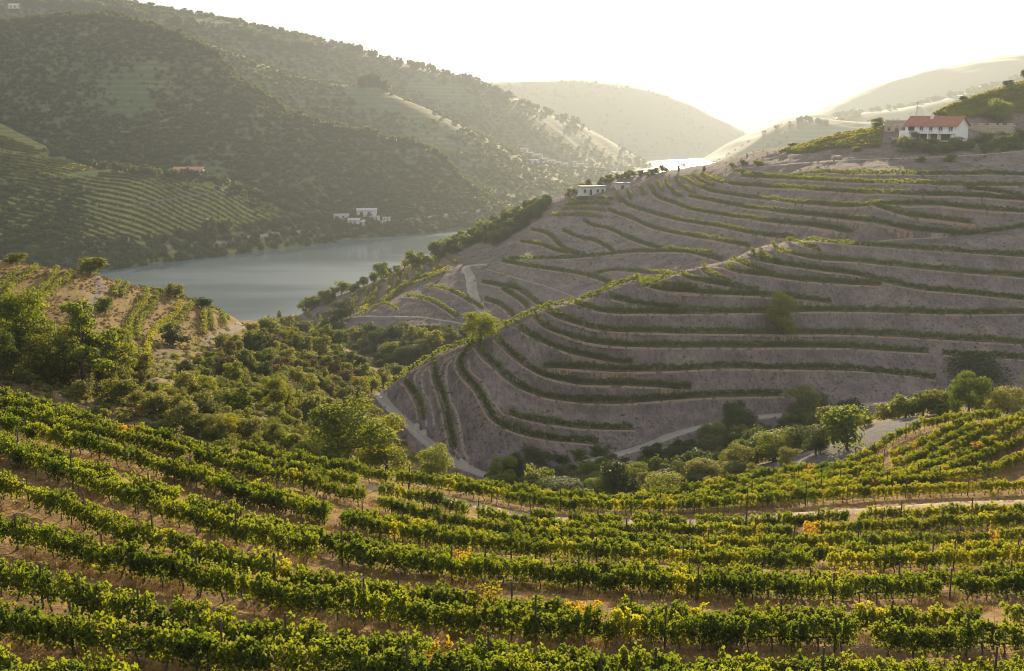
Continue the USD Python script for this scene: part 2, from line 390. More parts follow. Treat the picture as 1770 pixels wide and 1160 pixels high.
# ---- B: the terraced hillside behind, its spur down to the river, and the house hill
B_crest = [(470, 575, 512), (500, 556, 508), (540, 534, 505), (580, 514, 508), (620, 500, 512), (660, 483, 520), (700, 468, 526), (760, 442, 526), (830, 407, 522), (880, 379, 520), (940, 352, 518), (1000, 333, 510), (1080, 310, 508), (1180, 295, 510),
           (1240, 289, 506), (1280, 281, 498), (1322, 270, 486), (1363, 258, 468), (1410, 245, 450), (1456, 232, 438), (1528, 221, 424), (1580, 214, 424), (1610, 200, 440), (1640, 184, 450), (1700, 162, 462), (1770, 141, 474), (1950, 100, 490)]
hill = Sheet('terraced_hillside', B_crest + [(1360, 270, 440), (1440, 258, 410), (1530, 256, 392), (1530, 236, 405), (1600, 244, 392), (1680, 242, 392), (1770, 238, 398), (1770, 205, 430), (1690, 205, 424),
    (1322, 285, 432), (1456, 274, 386), (1620, 270, 376), (1770, 264, 372), (1950, 250, 376),
    (1470, 301, 360), (1470, 333, 340), (1470, 357, 328), (1470, 380, 318), (1500, 414, 301), (1770, 303, 356), (1770, 342, 338), (1770, 367, 330), (1770, 393, 317), (1950, 370, 330),
    (1200, 310, 470), (1100, 335, 468), (1200, 350, 432), (1200, 385, 404), (1200, 420, 380), (1180, 470, 352), (1060, 370, 450), (1000, 385, 448), (960, 410, 440), (900, 448, 418), (1057, 439, 410), (1060, 490, 380), (900, 502, 392), (930, 520, 382), (1320, 330, 402), (1320, 400, 350),
    (800, 460, 440), (820, 530, 392), (800, 559, 376), (720, 548, 384), (634, 547, 404), (740, 495, 424), (860, 470, 424), (700, 490, 462), (610, 542, 446), (560, 562, 440), (530, 580, 432), (640, 505, 485), (900, 400, 478), (840, 440, 470)],
    -0.30, 0.62, 285, 640, 560, 420, rough=0.6, rscale=8, back=crest(B_crest, 16, 0.5) + crest(B_crest, 55, 0.55) + crest(B_crest, 130, 0.5),
    hidden=[(640, 330, 24), (560, 380, 12), (760, 330, 26), (900, 330, 28), (1100, 330, 36), (1300, 315, 40), (1500, 285, 36), (1770, 290, 36), (1950, 300, 38), (480, 450, 2)], seed=33)

# ---- across the river
F_crest = [(-300, 170, 1010), (-120, 205, 1000), (0, 228, 985), (75, 259, 930), (100, 264, 910), (200, 292, 866), (250, 299, 866), (300, 303, 885), (360, 304, 900), (420, 328, 915), (480, 353, 925), (520, 366, 928), (560, 388, 930), (600, 408, 930)]
bank_line = [(-300, 505, 625), (0, 490, 668), (100, 482, 686), (200, 471, 712), (300, 454, 752), (400, 440, 790), (500, 425, 838), (580, 412, 880), (680, 404, 915), (773, 393, 965), (876, 372, 1080), (960, 352, 1210), (1040, 328, 1420), (1100, 305, 1700)]
far_vineyard = Sheet('vineyard_hill', F_crest + [(x, y - 20, d * 1.035) for x, y, d in bank_line[:7]] + [(0, 330, 790), (100, 380, 768), (200, 380, 790), (320, 340, 850), (420, 380, 858), (0, 280, 838), (150, 310, 832)],
                     -0.66, -0.13, 640, 1130, 240, 220, rough=3, rscale=50, back=crest(F_crest, 30, 0.5) + crest(F_crest, 90, 0.5), hidden=[(-300, 630, -3), (0, 672, -4), (200, 715, -4), (400, 792, -4), (580, 878, -4), (640, 900, -4)], seed=41)
H1_crest = [(-400, 75, 1360), (-150, 62, 1320), (0, 48, 1300), (100, 34, 1290), (210, 28, 1277), (310, 56, 1240), (379, 91, 1205), (431, 148, 1170), (510, 193, 1150), (580, 216, 1130), (640, 228, 1130), (711, 244, 1137), (770, 285, 1120), (820, 328, 1110), (870, 358, 1130), (900, 372, 1150)]
H1 = Sheet('wooded_mountainside', H1_crest + [(x, y - 14, d * 1.03) for x, y, d in bank_line[:11]] + [(0, 250, 1010), (250, 230, 1030), (430, 300, 985), (560, 330, 975), (640, 300, 1040), (735, 300, 1085), (690, 345, 985), (150, 150, 1120), (350, 170, 1110), (330, 330, 930)],
           -0.72, 0.06, 690, 1520, 360, 260, rough=16, rscale=150, back=crest(H1_crest, 50, 0.35) + crest(H1_crest, 180, 0.45), hidden=[(-400, 650, -3), (0, 690, -4), (400, 800, -4), (773, 966, -4), (900, 1090, -4)], seed=50)
H2_crest = [(200, 60, 1560), (380, 92, 1530), (460, 116, 1510), (538, 138, 1500), (600, 150, 1500), (640, 143, 1500), (668, 161, 1500), (735, 189, 1510), (787, 220, 1530), (840, 242, 1545), (890, 261, 1560), (960, 286, 1640), (1010, 301, 1720), (1060, 306, 1780)]
H2 = Sheet('middle_mountainside', H2_crest + [(x, y - 5, d * 1.02) for x, y, d in bank_line[9:]] + [(735, 252, 1330), (830, 271, 1340), (850, 320, 1240), (640, 230, 1330), (980, 318, 1480), (560, 190, 1360)],
           -0.40, 0.16, 960, 1900, 300, 220, rough=9, rscale=130, back=crest(H2_crest, 60, 0.4) + crest(H2_crest, 200, 0.45), hidden=[(773, 950, -4), (900, 1090, -4), (1060, 1480, -4), (560, 1050, 5), (300, 1100, 30), (1110, 1640, -4)], seed=61)
H3_crest = [(-300, 2, 1900), (0, 10, 1880), (50, 8, 1880), (100, 10, 1880), (210, 25, 1870), (300, 41, 1860), (420, 63, 1880), (540, 81, 1900), (600, 88, 1920), (700, 111, 1960), (800, 136, 2000), (840, 151, 2030), (900, 175, 2070), (1000, 215, 2160), (1050, 243, 2220), (1092, 268, 2260), (1118, 286, 2260)]
H3 = Sheet('back_mountain_ridge', H3_crest + [(1100, 292, 2040), (1060, 288, 2000), (1000, 270, 1900), (900, 230, 1800), (800, 195, 1760), (700, 160, 1740), (1108, 291, 2150), (940, 270, 1780)],
           -0.66, 0.17, 1450, 2600, 300, 150, rough=14, rscale=200, back=crest(H3_crest, 80, 0.4) + crest(H3_crest, 250, 0.45), hidden=[(-300, 1450, 60), (0, 1450, 60), (600, 1450, 60), (1100, 1700, -4), (1132, 2200, -5), (1165, 2300, -6), (900, 1460, -2), (1150, 1900, -6)], seed=72)
I_crest = [(700, 175, 3300), (800, 160, 3250), (860, 151, 3200), (900, 146, 3200), (1000, 142, 3200), (1060, 145, 3200), (1130, 155, 3180), (1200, 183, 3150), (1260, 212, 3120), (1311, 238, 3080), (1350, 262, 3000)]
I = Sheet('hazy_mountain', I_crest + [(1140, 267, 2800), (1200, 265, 2820), (1260, 264, 2840), (1330, 263, 2900), (1000, 220, 2850), (1150, 215, 2950)], -0.16, 0.28, 2450, 4000, 220, 120, rough=22, rscale=300, back=crest(I_crest, 120, 0.4) + crest(I_crest, 400, 0.4),
          hidden=[(700, 2450, -5), (1100, 2600, -6), (1200, 2740, -6), (1340, 2780, -6), (1390, 2900, -8)], seed=83)
K_crest = [(1250, 262, 2808), (1320, 225, 2880), (1390, 202, 2952), (1440, 187, 2988), (1480, 167, 3024), (1530, 147, 3024), (1600, 130, 3024), (1680, 112, 3024), (1770, 105, 3024), (1950, 96, 3024), (2150, 120, 3024)]
K = Sheet('right_far_mountain', K_crest + [(1450, 215, 2664), (1600, 190, 2592), (1770, 170, 2520), (1950, 170, 2520)], 0.17, 0.66, 2230, 3750, 200, 110, rough=22, rscale=300, back=crest(K_crest, 150, 0.4) + crest(K_crest, 430, 0.4), hidden=[(1250, 2300, -6), (1500, 2240, 0), (1950, 2240, 10)], seed=90)
K2_crest = [(1360, 245, 2378), (1400, 228, 2378), (1442, 213, 2378), (1515, 199, 2378), (1584, 191, 2378), (1640, 175, 2378), (1704, 157, 2378), (1800, 130, 2378), (1950, 120, 2378)]
K2 = Sheet('right_middle_mountain', K2_crest + [(1440, 240, 2132), (1600, 230, 2091), (1800, 215, 2050)], 0.22, 0.64, 1890, 2720, 170, 90, rough=14, rscale=260, back=crest(K2_crest, 120, 0.4) + crest(K2_crest, 350, 0.4), hidden=[(1360, 2010, -6), (1600, 1890, 0), (1950, 1890, 10)], seed=95)
L_crest = [(1215, 300, 1900), (1240, 286, 1890), (1280, 260, 1880), (1330, 230, 1870), (1390, 207, 1860), (1412, 209, 1860), (1432, 217, 1870), (1460, 223, 1880), (1520, 226, 1900), (1600, 230, 1900), (1750, 235, 1900)]
Lh = Sheet('pine_knoll', L_crest + [(1270, 285, 1740), (1330, 262, 1700), (1400, 245, 1660), (1500, 245, 1660), (1700, 250, 1660)], 0.16, 0.50, 1480, 2250, 180, 100, rough=7, rscale=110, back=crest(L_crest, 60, 0.45) + crest(L_crest, 200, 0.45), hidden=[(1230, 1700, -5), (1400, 1480, -4), (1700, 1480, 0)], seed=99)
J_crest = [(1050, 215, 6200), (1180, 202, 6200), (1250, 194, 6200), (1340, 183, 6200), (1450, 175, 6200), (1520, 180, 6200), (1650, 200, 6200)]
J = Sheet('faint_mountain', J_crest + [(1180, 235, 5600), (1400, 225, 5600)], 0.05, 0.45, 5000, 7400, 130, 70, rough=40, rscale=700, back=crest(J_crest, 300, 0.4) + crest(J_crest, 800, 0.4), hidden=[(1050, 5000, 0), (1500, 5000, 0)], seed=103)
# ------------------------------------------------------------------ vine rows, traced as the photograph shows them
NEAR_ROWS = {
 1: [(-140, 1185), (0, 1212), (110, 1226), (250, 1242)],
 2: [(-150, 1096), (0, 1112), (104, 1128), (219, 1149), (323, 1160), (500, 1180), (650, 1193), (780, 1203), (960, 1208), (1100, 1222), (1300, 1228), (1770, 1230), (1900, 1228)],
 3: [(-150, 995), (0, 1030), (68, 1050), (136, 1073), (226, 1096), (310, 1113), (380, 1126), (536, 1146), (620, 1160), (700, 1168), (800, 1176), (960, 1186), (1100, 1196), (1300, 1203), (1770, 1206), (1900, 1204)],
 4: [(-150, 908), (0, 945), (50, 955), (95, 965), (133, 979), (199, 997), (296, 1017), (352, 1033), (423, 1046), (543, 1069), (583, 1073), (694, 1089), (779, 1098), (856, 1107), (974, 1114), (1137, 1121), (1304, 1126), (1443, 1129), (1622, 1136), (1770, 1136), (1900, 1134)],
 5: [(-150, 835), (0, 862), (34, 872), (113, 902), (172, 926), (221, 950), (310, 972), (379, 995), (438, 1010), (483, 1022), (556, 1042), (606, 1048), (700, 1062), (838, 1075), (959, 1088), (1039, 1093), (1160, 1100), (1308, 1106), (1584, 1104), (1770, 1106), (1900, 1104)],
 6: [(-150, 764), (0, 798), (24, 808), (79, 828), (158, 857), (240, 889), (345, 922), (417, 945), (518, 970), (583, 978), (655, 991), (733, 1001), (807, 1010), (893, 1014), (977, 1021), (1095, 1030), (1228, 1037), (1355, 1041), (1439, 1045), (1553, 1043), (1642, 1038), (1770, 1035), (1900, 1030)],
 7: [(0, 784), (99, 817), (158, 838), (226, 860), (294, 881), (328, 893), (436, 930), (516, 948), (549, 957), (651, 977), (780, 996), (893, 1004), (1095, 1019), (1228, 1026), (1439, 1033), (1642, 1026), (1770, 1023), (1900, 1018)],
 8: [(-120, 728), (0, 750), (41, 762), (122, 782), (199, 801), (287, 829), (393, 864), (482, 890), (571, 914), (631, 927), (719, 945), (807, 958), (893, 966), (1000, 973), (1125, 980), (1306, 991), (1456, 991), (1629, 986), (1770, 980), (1880, 976)],
 9: [(290, 818), (380, 852), (488, 884), (561, 903), (651, 922), (780, 946), (893, 956), (1000, 962), (1125, 969), (1306, 978), (1456, 977), (1629, 972), (1770, 966), (1880, 962)],
 10: [(-110, 712), (0, 735), (56, 743), (115, 757), (199, 772), (305, 793), (398, 823), (466, 838), (525, 850), (583, 866), (647, 882), (762, 914), (865, 933), (1014, 945), (1239, 958), (1391, 957), (1600, 952), (1770, 945), (1880, 941)],
 11: [(-100, 690), (0, 714), (56, 726), (136, 745), (226, 764), (300, 781), (380, 805), (448, 820), (545, 838), (612, 852)],
 12: [(0, 697), (60, 716), (136, 738)],
 13: [(420, 797), (480, 806), (560, 820), (668, 840)],
 14: [(660, 862), (760, 884), (880, 915), (1014, 928), (1160, 934), (1300, 936), (1450, 930), (1600, 922), (1770, 915), (1870, 911)],
 15: [(900, 908), (1000, 914), (1160, 919), (1300, 919), (1450, 911), (1600, 903), (1770, 896), (1860, 892)],
 16: [(690, 838), (760, 850), (850, 868), (920, 880), (1014, 887), (1100, 890), (1208, 886), (1316, 878), (1450, 868), (1600, 859), (1770, 853), (1850, 849)],
 17: [(770, 842), (850, 857), (960, 873), (1100, 881), (1208, 876), (1316, 866), (1450, 855), (1560, 846), (1689, 830), (1765, 803), (1830, 780)],
 18: [(1110, 873), (1251, 848), (1337, 831), (1450, 817), (1495, 801), (1538, 771), (1592, 746), (1668, 732), (1720, 729)],
 19: [(1208, 867), (1337, 846), (1459, 823), (1517, 809), (1571, 789), (1648, 751), (1679, 740)],
 20: [(1280, 868), (1400, 846), (1497, 826), (1560, 813), (1614, 785), (1657, 763), (1700, 746)],
 21: [(1400, 857), (1450, 846), (1549, 834), (1614, 805), (1660, 780), (1711, 750), (1770, 733), (1830, 720)],
 22: [(1480, 852), (1540, 844), (1605, 822), (1646, 808), (1689, 788), (1739, 760), (1770, 744), (1830, 730)],
 23: [(1580, 846), (1657, 816), (1700, 800), (1739, 785), (1770, 768), (1840, 748)]}
NEAR_TRACK = [(590, 832), (640, 842), (760, 860), (838, 877), (893, 888), (960, 898), (1018, 901), (1160, 903), (1251, 900), (1316, 894), (1420, 888), (1549, 879), (1636, 873), (1770, 868), (1860, 866)]

RIDGE_ROWS = [
 ('edging the crest of the near ridge down to the road bend', [(668, 674), (690, 656), (708, 644), (742, 623), (773, 608), (818, 591), (856, 574), (894, 557), (921, 544), (949, 534), (975, 527)]),
 ('edging the upper crest of the near ridge', [(1003, 522), (1025, 512), (1056, 499), (1097, 486), (1132, 480), (1160, 477)]),
 ('shortest on the nose of the near ridge, ending above the road', [(702, 661), (718, 683), (728, 704), (732, 727)]),
 ('plunging down the ridge nose beside the rutted track', [(750, 627), (756, 660), (767, 691), (777, 735), (782, 760), (787, 779)]),
 ('hooking round the nose of the near ridge to its foot', [(835, 594), (803, 611), (794, 628), (805, 652), (826, 675), (844, 706), (855, 727), (878, 742), (901, 751), (940, 759), (978, 763), (1034, 768)]),
 ('short and low at the foot of the near ridge', [(880, 716), (900, 724), (965, 735), (1003, 740), (1094, 742)]),
 ('sweeping from below the round oak to the ridge foot', [(828, 602), (842, 621), (862, 639), (886, 662), (914, 678), (934, 685), (978, 693), (1055, 697), (1120, 693), (1200, 687), (1248, 685), (1351, 684)]),
 ('ending midway along the near ridge with a tapering end', [(860, 588), (873, 601), (893, 621), (917, 639), (939, 651), (965, 658), (1003, 664), (1081, 666), (1159, 670), (1195, 673)]),
 ('very short, lying alone in the dark middle of the near ridge', [(1160, 671), (1192, 673)]),
 ('fading out below the second crest bend of the near ridge', [(897, 566), (916, 581), (952, 599), (990, 612), (1029, 620), (1094, 630)]),
 ('below the lone tree, ending at the big dark valley tree', [(939, 636), (983, 636), (1016, 639), (1081, 642), (1133, 641), (1200, 638), (1248, 636), (1351, 638), (1470, 640), (1548, 647), (1617, 656)]),
 ('just below the lone half-lit tree', [(926, 548), (931, 559), (949, 571), (985, 583), (1011, 590), (1050, 596), (1120, 600), (1200, 600), (1273, 600), (1377, 600), (1470, 602), (1548, 607), (1604, 610)]),
 ('short, above the big dark valley tree', [(1628, 613), (1690, 617), (1770, 621), (1860, 626)]),
 ('level with the foot of the lone half-lit tree', [(945, 538), (967, 552), (998, 561), (1029, 569), (1068, 573), (1133, 575), (1200, 576), (1299, 577), (1470, 578), (1548, 582), (1651, 588), (1770, 595), (1860, 600)]),
 ('passing behind the lone half-lit tree', [(980, 524), (1003, 529), (1037, 539), (1081, 542), (1159, 542), (1200, 542), (1273, 541), (1377, 539), (1470, 538), (1573, 541), (1677, 543), (1770, 542), (1860, 541)]),
 ('sunlit at its left end under the crest line', [(1052, 515), (1076, 522), (1107, 528), (1174, 534)]),
 ('brightly sunlit where the crest bends', [(1107, 494), (1146, 502), (1200, 507), (1222, 508), (1325, 513), (1436, 525)]),
 ('sunlit second strand on the crest bend', [(1112, 488), (1150, 494), (1176, 497), (1205, 502)]),
 ('curving from the middle crest notch', [(1176, 476), (1196, 484), (1235, 491), (1273, 499), (1312, 507)]),
 ('sunlit strand inside the middle crest notch', [(1215, 463), (1222, 474), (1245, 484), (1262, 492)]),
 ('from the second crest knob, shaded to the right', [(1252, 463), (1273, 471), (1315, 477), (1377, 485), (1470, 492), (1522, 494)]),
 ('sunlit strand on the second crest knob', [(1262, 452), (1284, 456), (1304, 466), (1330, 474)]),
 ('from the third crest knob to the right edge', [(1299, 436), (1307, 450), (1338, 457), (1377, 463), (1429, 470), (1470, 475), (1522, 486), (1573, 498), (1651, 507), (1770, 519), (1860, 528)]),
 ('sunlit strand on the third crest knob', [(1312, 436), (1326, 449), (1350, 456)]),
 ('second from the top of the near ridge', [(1335, 425), (1343, 435), (1377, 442), (1403, 448), (1470, 453), (1573, 463), (1677, 473), (1770, 480), (1860, 488)]),
 ('short sunlit one at the very top of the near ridge', [(1361, 418), (1390, 427), (1418, 436)]),
 ('topmost of the near ridge, sunlit at its left end', [(1390, 418), (1429, 420), (1470, 424), (1548, 429), (1625, 435), (1770, 444), (1860, 450)])]
RIDGE_TRACKS = [
 ('dirt_road', 3.4, [(650, 678), (662, 693), (700, 729), (740, 766), (800, 807), (840, 822)]),
 ('dirt_road', 3.2, [(1010, 800), (1097, 777), (1180, 747), (1240, 733), (1308, 722), (1349, 718), (1430, 707), (1508, 699), (1556, 696), (1660, 690)]),
 ('rutted_track', 1.6, [(806, 800), (795, 779), (785, 722), (769, 680), (764, 645), (777, 622), (800, 609), (822, 600)]),
 ('rutted_track', 1.2, [(744, 738), (738, 700), (724, 672), (722, 652), (735, 634)]),
 ('rutted_track', 1.0, [(868, 722), (850, 700), (826, 660), (806, 640), (803, 622)])]
HILL_ROWS = [
 ('highest under the house road', [(1269, 297), (1316, 305), (1354, 308), (1417, 300), (1470, 302), (1627, 303), (1717, 302), (1770, 304), (1860, 305)]),
 ('second under the house road', [(1282, 306), (1322, 308), (1394, 311), (1470, 316), (1560, 318), (1649, 321), (1770, 322), (1860, 322)]),
 ('forking down to the right edge below the house', [(1672, 327), (1739, 336), (1770, 343), (1860, 360)]),
 ('third under the house road', [(1233, 308), (1264, 319), (1327, 324), (1394, 328), (1470, 333), (1582, 338), (1672, 340), (1770, 347), (1860, 352)]),
 ('fourth under the house road', [(1204, 318), (1237, 333), (1260, 337), (1327, 346), (1394, 353), (1470, 358), (1537, 355), (1605, 355), (1672, 361), (1770, 368), (1860, 374)]),
 ('short, ending in the middle of the right slope', [(1515, 358), (1560, 372), (1627, 381), (1681, 387)]),
 ('fifth under the house road', [(1192, 340), (1226, 347), (1282, 358), (1349, 367), (1417, 374), (1470, 380), (1515, 387), (1582, 399), (1650, 404)]),
 ('sixth under the house road', [(1126, 324), (1138, 342), (1169, 353), (1200, 364), (1215, 367), (1282, 377), (1349, 386), (1394, 390), (1470, 403)]),
 ('seventh, from the terraces below the white hut', [(1073, 346), (1093, 359), (1113, 365), (1147, 375), (1200, 386), (1237, 391), (1305, 405), (1372, 413)]),
 ('eighth, from the terraces below the white hut', [(1052, 364), (1070, 371), (1097, 380), (1124, 393), (1169, 404), (1215, 412), (1260, 420), (1296, 427)]),
 ('lowest right, above the near ridge path', [(1640, 408), (1667, 406), (1720, 401), (1770, 394), (1860, 388)]),
 ('curving down the gully head', [(1008, 382), (1026, 391), (1057, 398), (1079, 409), (1113, 422), (1142, 431), (1170, 434), (1215, 443), (1249, 452)]),
 ('in the fold left of the gully head', [(974, 400), (1001, 411), (1035, 420), (1061, 436)]),
 ('hooked one on the left terraces', [(918, 399), (945, 404), (958, 413), (970, 427), (1012, 440)]),
 ('left of the hooked one', [(900, 419), (934, 424), (967, 436), (1000, 441)]),
 ('long level one across the middle terraces', [(880, 449), (900, 449), (990, 447), (1057, 440), (1124, 436), (1180, 436), (1230, 440)]),
 ('under the long level one', [(868, 452), (900, 459), (967, 469), (1019, 478), (1061, 494)]),
 ('bowed one above the near ridge crest', [(1026, 476), (1068, 468), (1113, 472), (1169, 476)]),
 ('lower left, cut off by the near ridge', [(880, 492), (900, 503), (922, 519), (945, 534)]),
 ('lowest left, cut off by the near ridge', [(868, 500), (885, 510), (900, 519), (913, 532)]),
 ('beside the pale winding road', [(740, 496), (782, 505), (816, 523), (834, 535)]),
 ('second left of the pale winding road', [(699, 514), (737, 519), (771, 535), (792, 550)]),
 ('short one above the dark wood', [(663, 526), (688, 537)]),
 ('right of the pale winding road', [(834, 489), (870, 496), (900, 503)]),
 ('right of the pale road, lower', [(839, 519), (873, 532), (889, 548)])]
SPUR_LIT = [
 ('edging the lower sunlit shoulder', [(778, 465), (749, 476), (703, 492), (667, 517), (613, 541), (579, 556), (532, 580)]),
 ('edging the upper sunlit shoulder', [(798, 427), (771, 438), (753, 448), (721, 461), (681, 479), (627, 504), (608, 513)]),
 ('second strand of the lower sunlit shoulder', [(770, 472), (740, 484), (700, 500), (664, 524), (620, 546)])]
SPUR_LIT += [('short, climbing across the sunlit shoulder', p) for p in (
 [(771, 438), (776, 448), (790, 456)], [(753, 450), (757, 458), (764, 466)], [(740, 458), (748, 464), (751, 472)], [(726, 462), (731, 470), (737, 480)], [(717, 469), (720, 476), (721, 486)], [(699, 474), (701, 480), (700, 492)],
 [(688, 476), (688, 486), (685, 500)], [(674, 483), (674, 492), (671, 508)], [(656, 492), (652, 501), (645, 520)], [(636, 501), (634, 512), (627, 530)], [(618, 510), (613, 524), (607, 540)], [(646, 496), (643, 508), (636, 526)])]
SPUR_LIT += [('curved, on the small terraces by the river beach', p) for p in ([(527, 544), (538, 552), (541, 562), (537, 578)], [(548, 546), (556, 556), (552, 566)], [(506, 550), (520, 560), (524, 572)])]
SPUR_LIT += [('short, sunlit, climbing to the skyline near the bright river', p) for p in ([(1066, 336), (1072, 351)], [(1085, 331), (1091, 346)], [(1106, 323), (1113, 339)], [(1120, 319), (1129, 335)], [(1136, 317), (1146, 333)], [(1150, 313), (1162, 331), (1176, 341)],
    [(1166, 309), (1180, 323), (1200, 335)], [(1180, 307), (1200, 319), (1216, 327)], [(1196, 305), (1212, 313), (1232, 323)], [(1210, 301), (1230, 311), (1250, 318)])]
SPUR_LIT += [('level, just below the white hut', p) for p in ([(985, 348), (1030, 345), (1060, 346)], [(978, 356), (1020, 353), (1055, 355)], [(968, 364), (1010, 362), (1045, 365)], [(955, 373), (1000, 373), (1040, 377)])]
HILL_TRACKS = [
 ('winding_road', 4.5, [(846, 456), (815, 458), (802, 463), (813, 478), (816, 504), (821, 520), (832, 535), (840, 542)]),
 ('footpath', 1.6, [(816, 459), (862, 471), (900, 483), (940, 494), (972, 505), (999, 516)]),
 ('dirt_road', 2.4, [(590, 551), (636, 547), (667, 547), (721, 548), (767, 554), (800, 559), (830, 566)]),
 ('house_road', 2.6, [(1290, 290), (1327, 287), (1394, 281), (1470, 277), (1605, 272), (1672, 269), (1770, 261), (1870, 254)]),
 ('footpath', 1.6, [(1330, 274), (1361, 268), (1428, 266), (1455, 270)]),
 ('footpath', 1.3, [(1440, 420), (1496, 419), (1560, 414), (1651, 409), (1720, 402), (1770, 394)]),
 ('footpath', 1.5, [(940, 366), (985, 355), (1050, 340), (1090, 322), (1130, 306)])]
STRAW_ROWS = [
 ('leftmost pair', [(31, 472), (14, 488), (0, 507), (-20, 530)]), ('leftmost pair', [(66, 466), (45, 480), (21, 500), (10, 531)]),
 ('second pair', [(100, 469), (92, 484), (79, 500), (55, 528)]), ('second pair', [(128, 476), (110, 492), (90, 507), (69, 538)]),
 ('short pair right of the winding path', [(207, 493), (203, 503), (198, 514)]), ('short pair right of the winding path', [(221, 497), (215, 507), (210, 517)]),
 ('long curved pair in the middle', [(255, 510), (250, 525), (241, 538), (224, 566), (224, 593), (238, 621)]), ('long curved pair in the middle', [(271, 514), (262, 538), (241, 562), (239, 590)]),
 ('long pair above the dark round shrub', [(314, 528), (303, 548), (276, 569), (259, 593), (255, 621)]), ('long pair above the dark round shrub', [(331, 531), (310, 559), (279, 576)]),
 ('short trio near the tip', [(352, 541), (354, 560), (352, 579)]), ('short trio near the tip', [(363, 543), (367, 572)]), ('short trio near the tip', [(383, 548), (390, 566)])]
STRAW_CREST = [(241, 499), (286, 509), (324, 519), (355, 531), (379, 541), (398, 555)]
STRAW_TRACKS = [('dirt_path', 2.6, [(136, 466), (150, 470), (166, 479), (176, 500), (166, 515), (160, 530), (159, 542)]),
                ('dirt_path', 3.0, [(425, 560), (414, 567), (380, 582), (345, 601), (317, 622), (290, 638), (270, 648)])]

near_lines = {k: near.line(p, 0.5) for k, p in NEAR_ROWS.items()}
near_track = near.line(NEAR_TRACK, 0.5)
near.terrace(list(near_lines.values()) + [near_track], 0.8)
ridge_lines = [(l, ridge.line(p, 0.6)) for l, p in RIDGE_ROWS]
ridge_tracks = [(n, w, ridge.line(p, 0.6)) for n, w, p in RIDGE_TRACKS]
ridge.terrace([x[-1] for x in ridge_lines + ridge_tracks], 1.8)
hill_lines = [(l, hill.line(p, 0.8)) for l, p in HILL_ROWS]
lit_lines = [(l, hill.line(p, 0.8)) for l, p in SPUR_LIT]
hill_tracks = [(n, w, hill.line(p, 0.8)) for n, w, p in HILL_TRACKS]
hill.terrace([x[-1] for x in hill_lines + lit_lines + hill_tracks], 1.7)
straw_lines = [(l, spur.line(p, 0.6)) for l, p in STRAW_ROWS]
straw_crest = spur.line(STRAW_CREST, 0.6)
straw_tracks = [(n, w, spur.line(p, 0.6)) for n, w, p in STRAW_TRACKS]
spur.terrace([x[-1] for x in straw_lines + straw_tracks], 1.3)
# ------------------------------------------------------------------ build the land
near.build('near_soil'); valley.build('scrub_soil'); spur.build('straw_soil'); ridge.build('schist_soil'); hill.build('schist_soil')
far_vineyard.build('field_soil')
for s in (H1, H2, H3, I, K, K2, Lh, J):
    s.build('far_soil' if s in (I, J, K, K2) else 'hill_soil')
R = 9000.0
tag(obj('ground', ([[-R, -R, -8], [R, -R, -8], [R, R, -8], [-R, R, -8]], [[0, 1, 2, 3]]), 'far_soil'), kind='structure')
tag(obj('river', ([[-1600, 150, 0], [1100, 150, 0], [1400, 4200, 0], [-1600, 4200, 0]], [[0, 1, 2, 3]]), 'river'), kind='structure')
MAT['haze'] = usdkit.material(stage, '/World/Looks/haze', {'v': ('principled_volume', {'color': (0.80, 0.90, 1.0), 'density': HAZE, 'anisotropy': 0.57})}, volume='v.volume')
B = 9500.0
tag(obj('haze', box(-B, B, -B, B, -9.0, 350.0), 'haze'), kind='stuff')
# ------------------------------------------------------------------ tracks
def strip(name, sheet, xy, width, lift=0.06, mat='track_soil'):
    t = np.gradient(xy, axis=0)
    t /= np.maximum(np.linalg.norm(t, axis=1, keepdims=True), 1e-9)
    n = np.stack([-t[:, 1], t[:, 0]], 1)
    wob = 1 + 0.25 * (meshkit.fbm(np.stack([xy[:, 0] / 3, xy[:, 1] / 3, 0 * xy[:, 0]], -1), 3, 4) - 0.5)
    cols = []
    for s in np.linspace(-0.5, 0.5, 5):
        p = xy + n * (s * width * wob)[:, None]
        z = sheet.z(p[:, 0], p[:, 1]) + lift * (1 if abs(s) < 0.4 else -0.6)
        cols.append(np.column_stack([p, z]))
    v = np.stack(cols, 1)
    m = len(xy)
    i, j = np.meshgrid(np.arange(m - 1), np.arange(4), indexing='ij')
    a = i * 5 + j
    f = np.stack([a + 5, a + 6, a + 1, a], -1).reshape(-1, 4)
    return tag(obj(name, (v.reshape(-1, 3), f), mat, smooth=True), kind='structure')


ground('straw_track', [(0.3, (0.26, 0.19, 0.11)), (0.5, (0.40, 0.31, 0.20)), (0.7, (0.5, 0.41, 0.28))], 0.5, 0.3, 3.0)
strip('farm_track', near, near_track, 2.3, 0.05, 'straw_track')
def ruts(n, sheet, xy, gap, width, lift):
    t = np.gradient(xy, axis=0)
    t /= np.linalg.norm(t, axis=1, keepdims=True)
    for s in (-0.5, 0.5):
        strip(n, sheet, xy + np.stack([-t[:, 1], t[:, 0]], 1) * s * gap, width, lift)


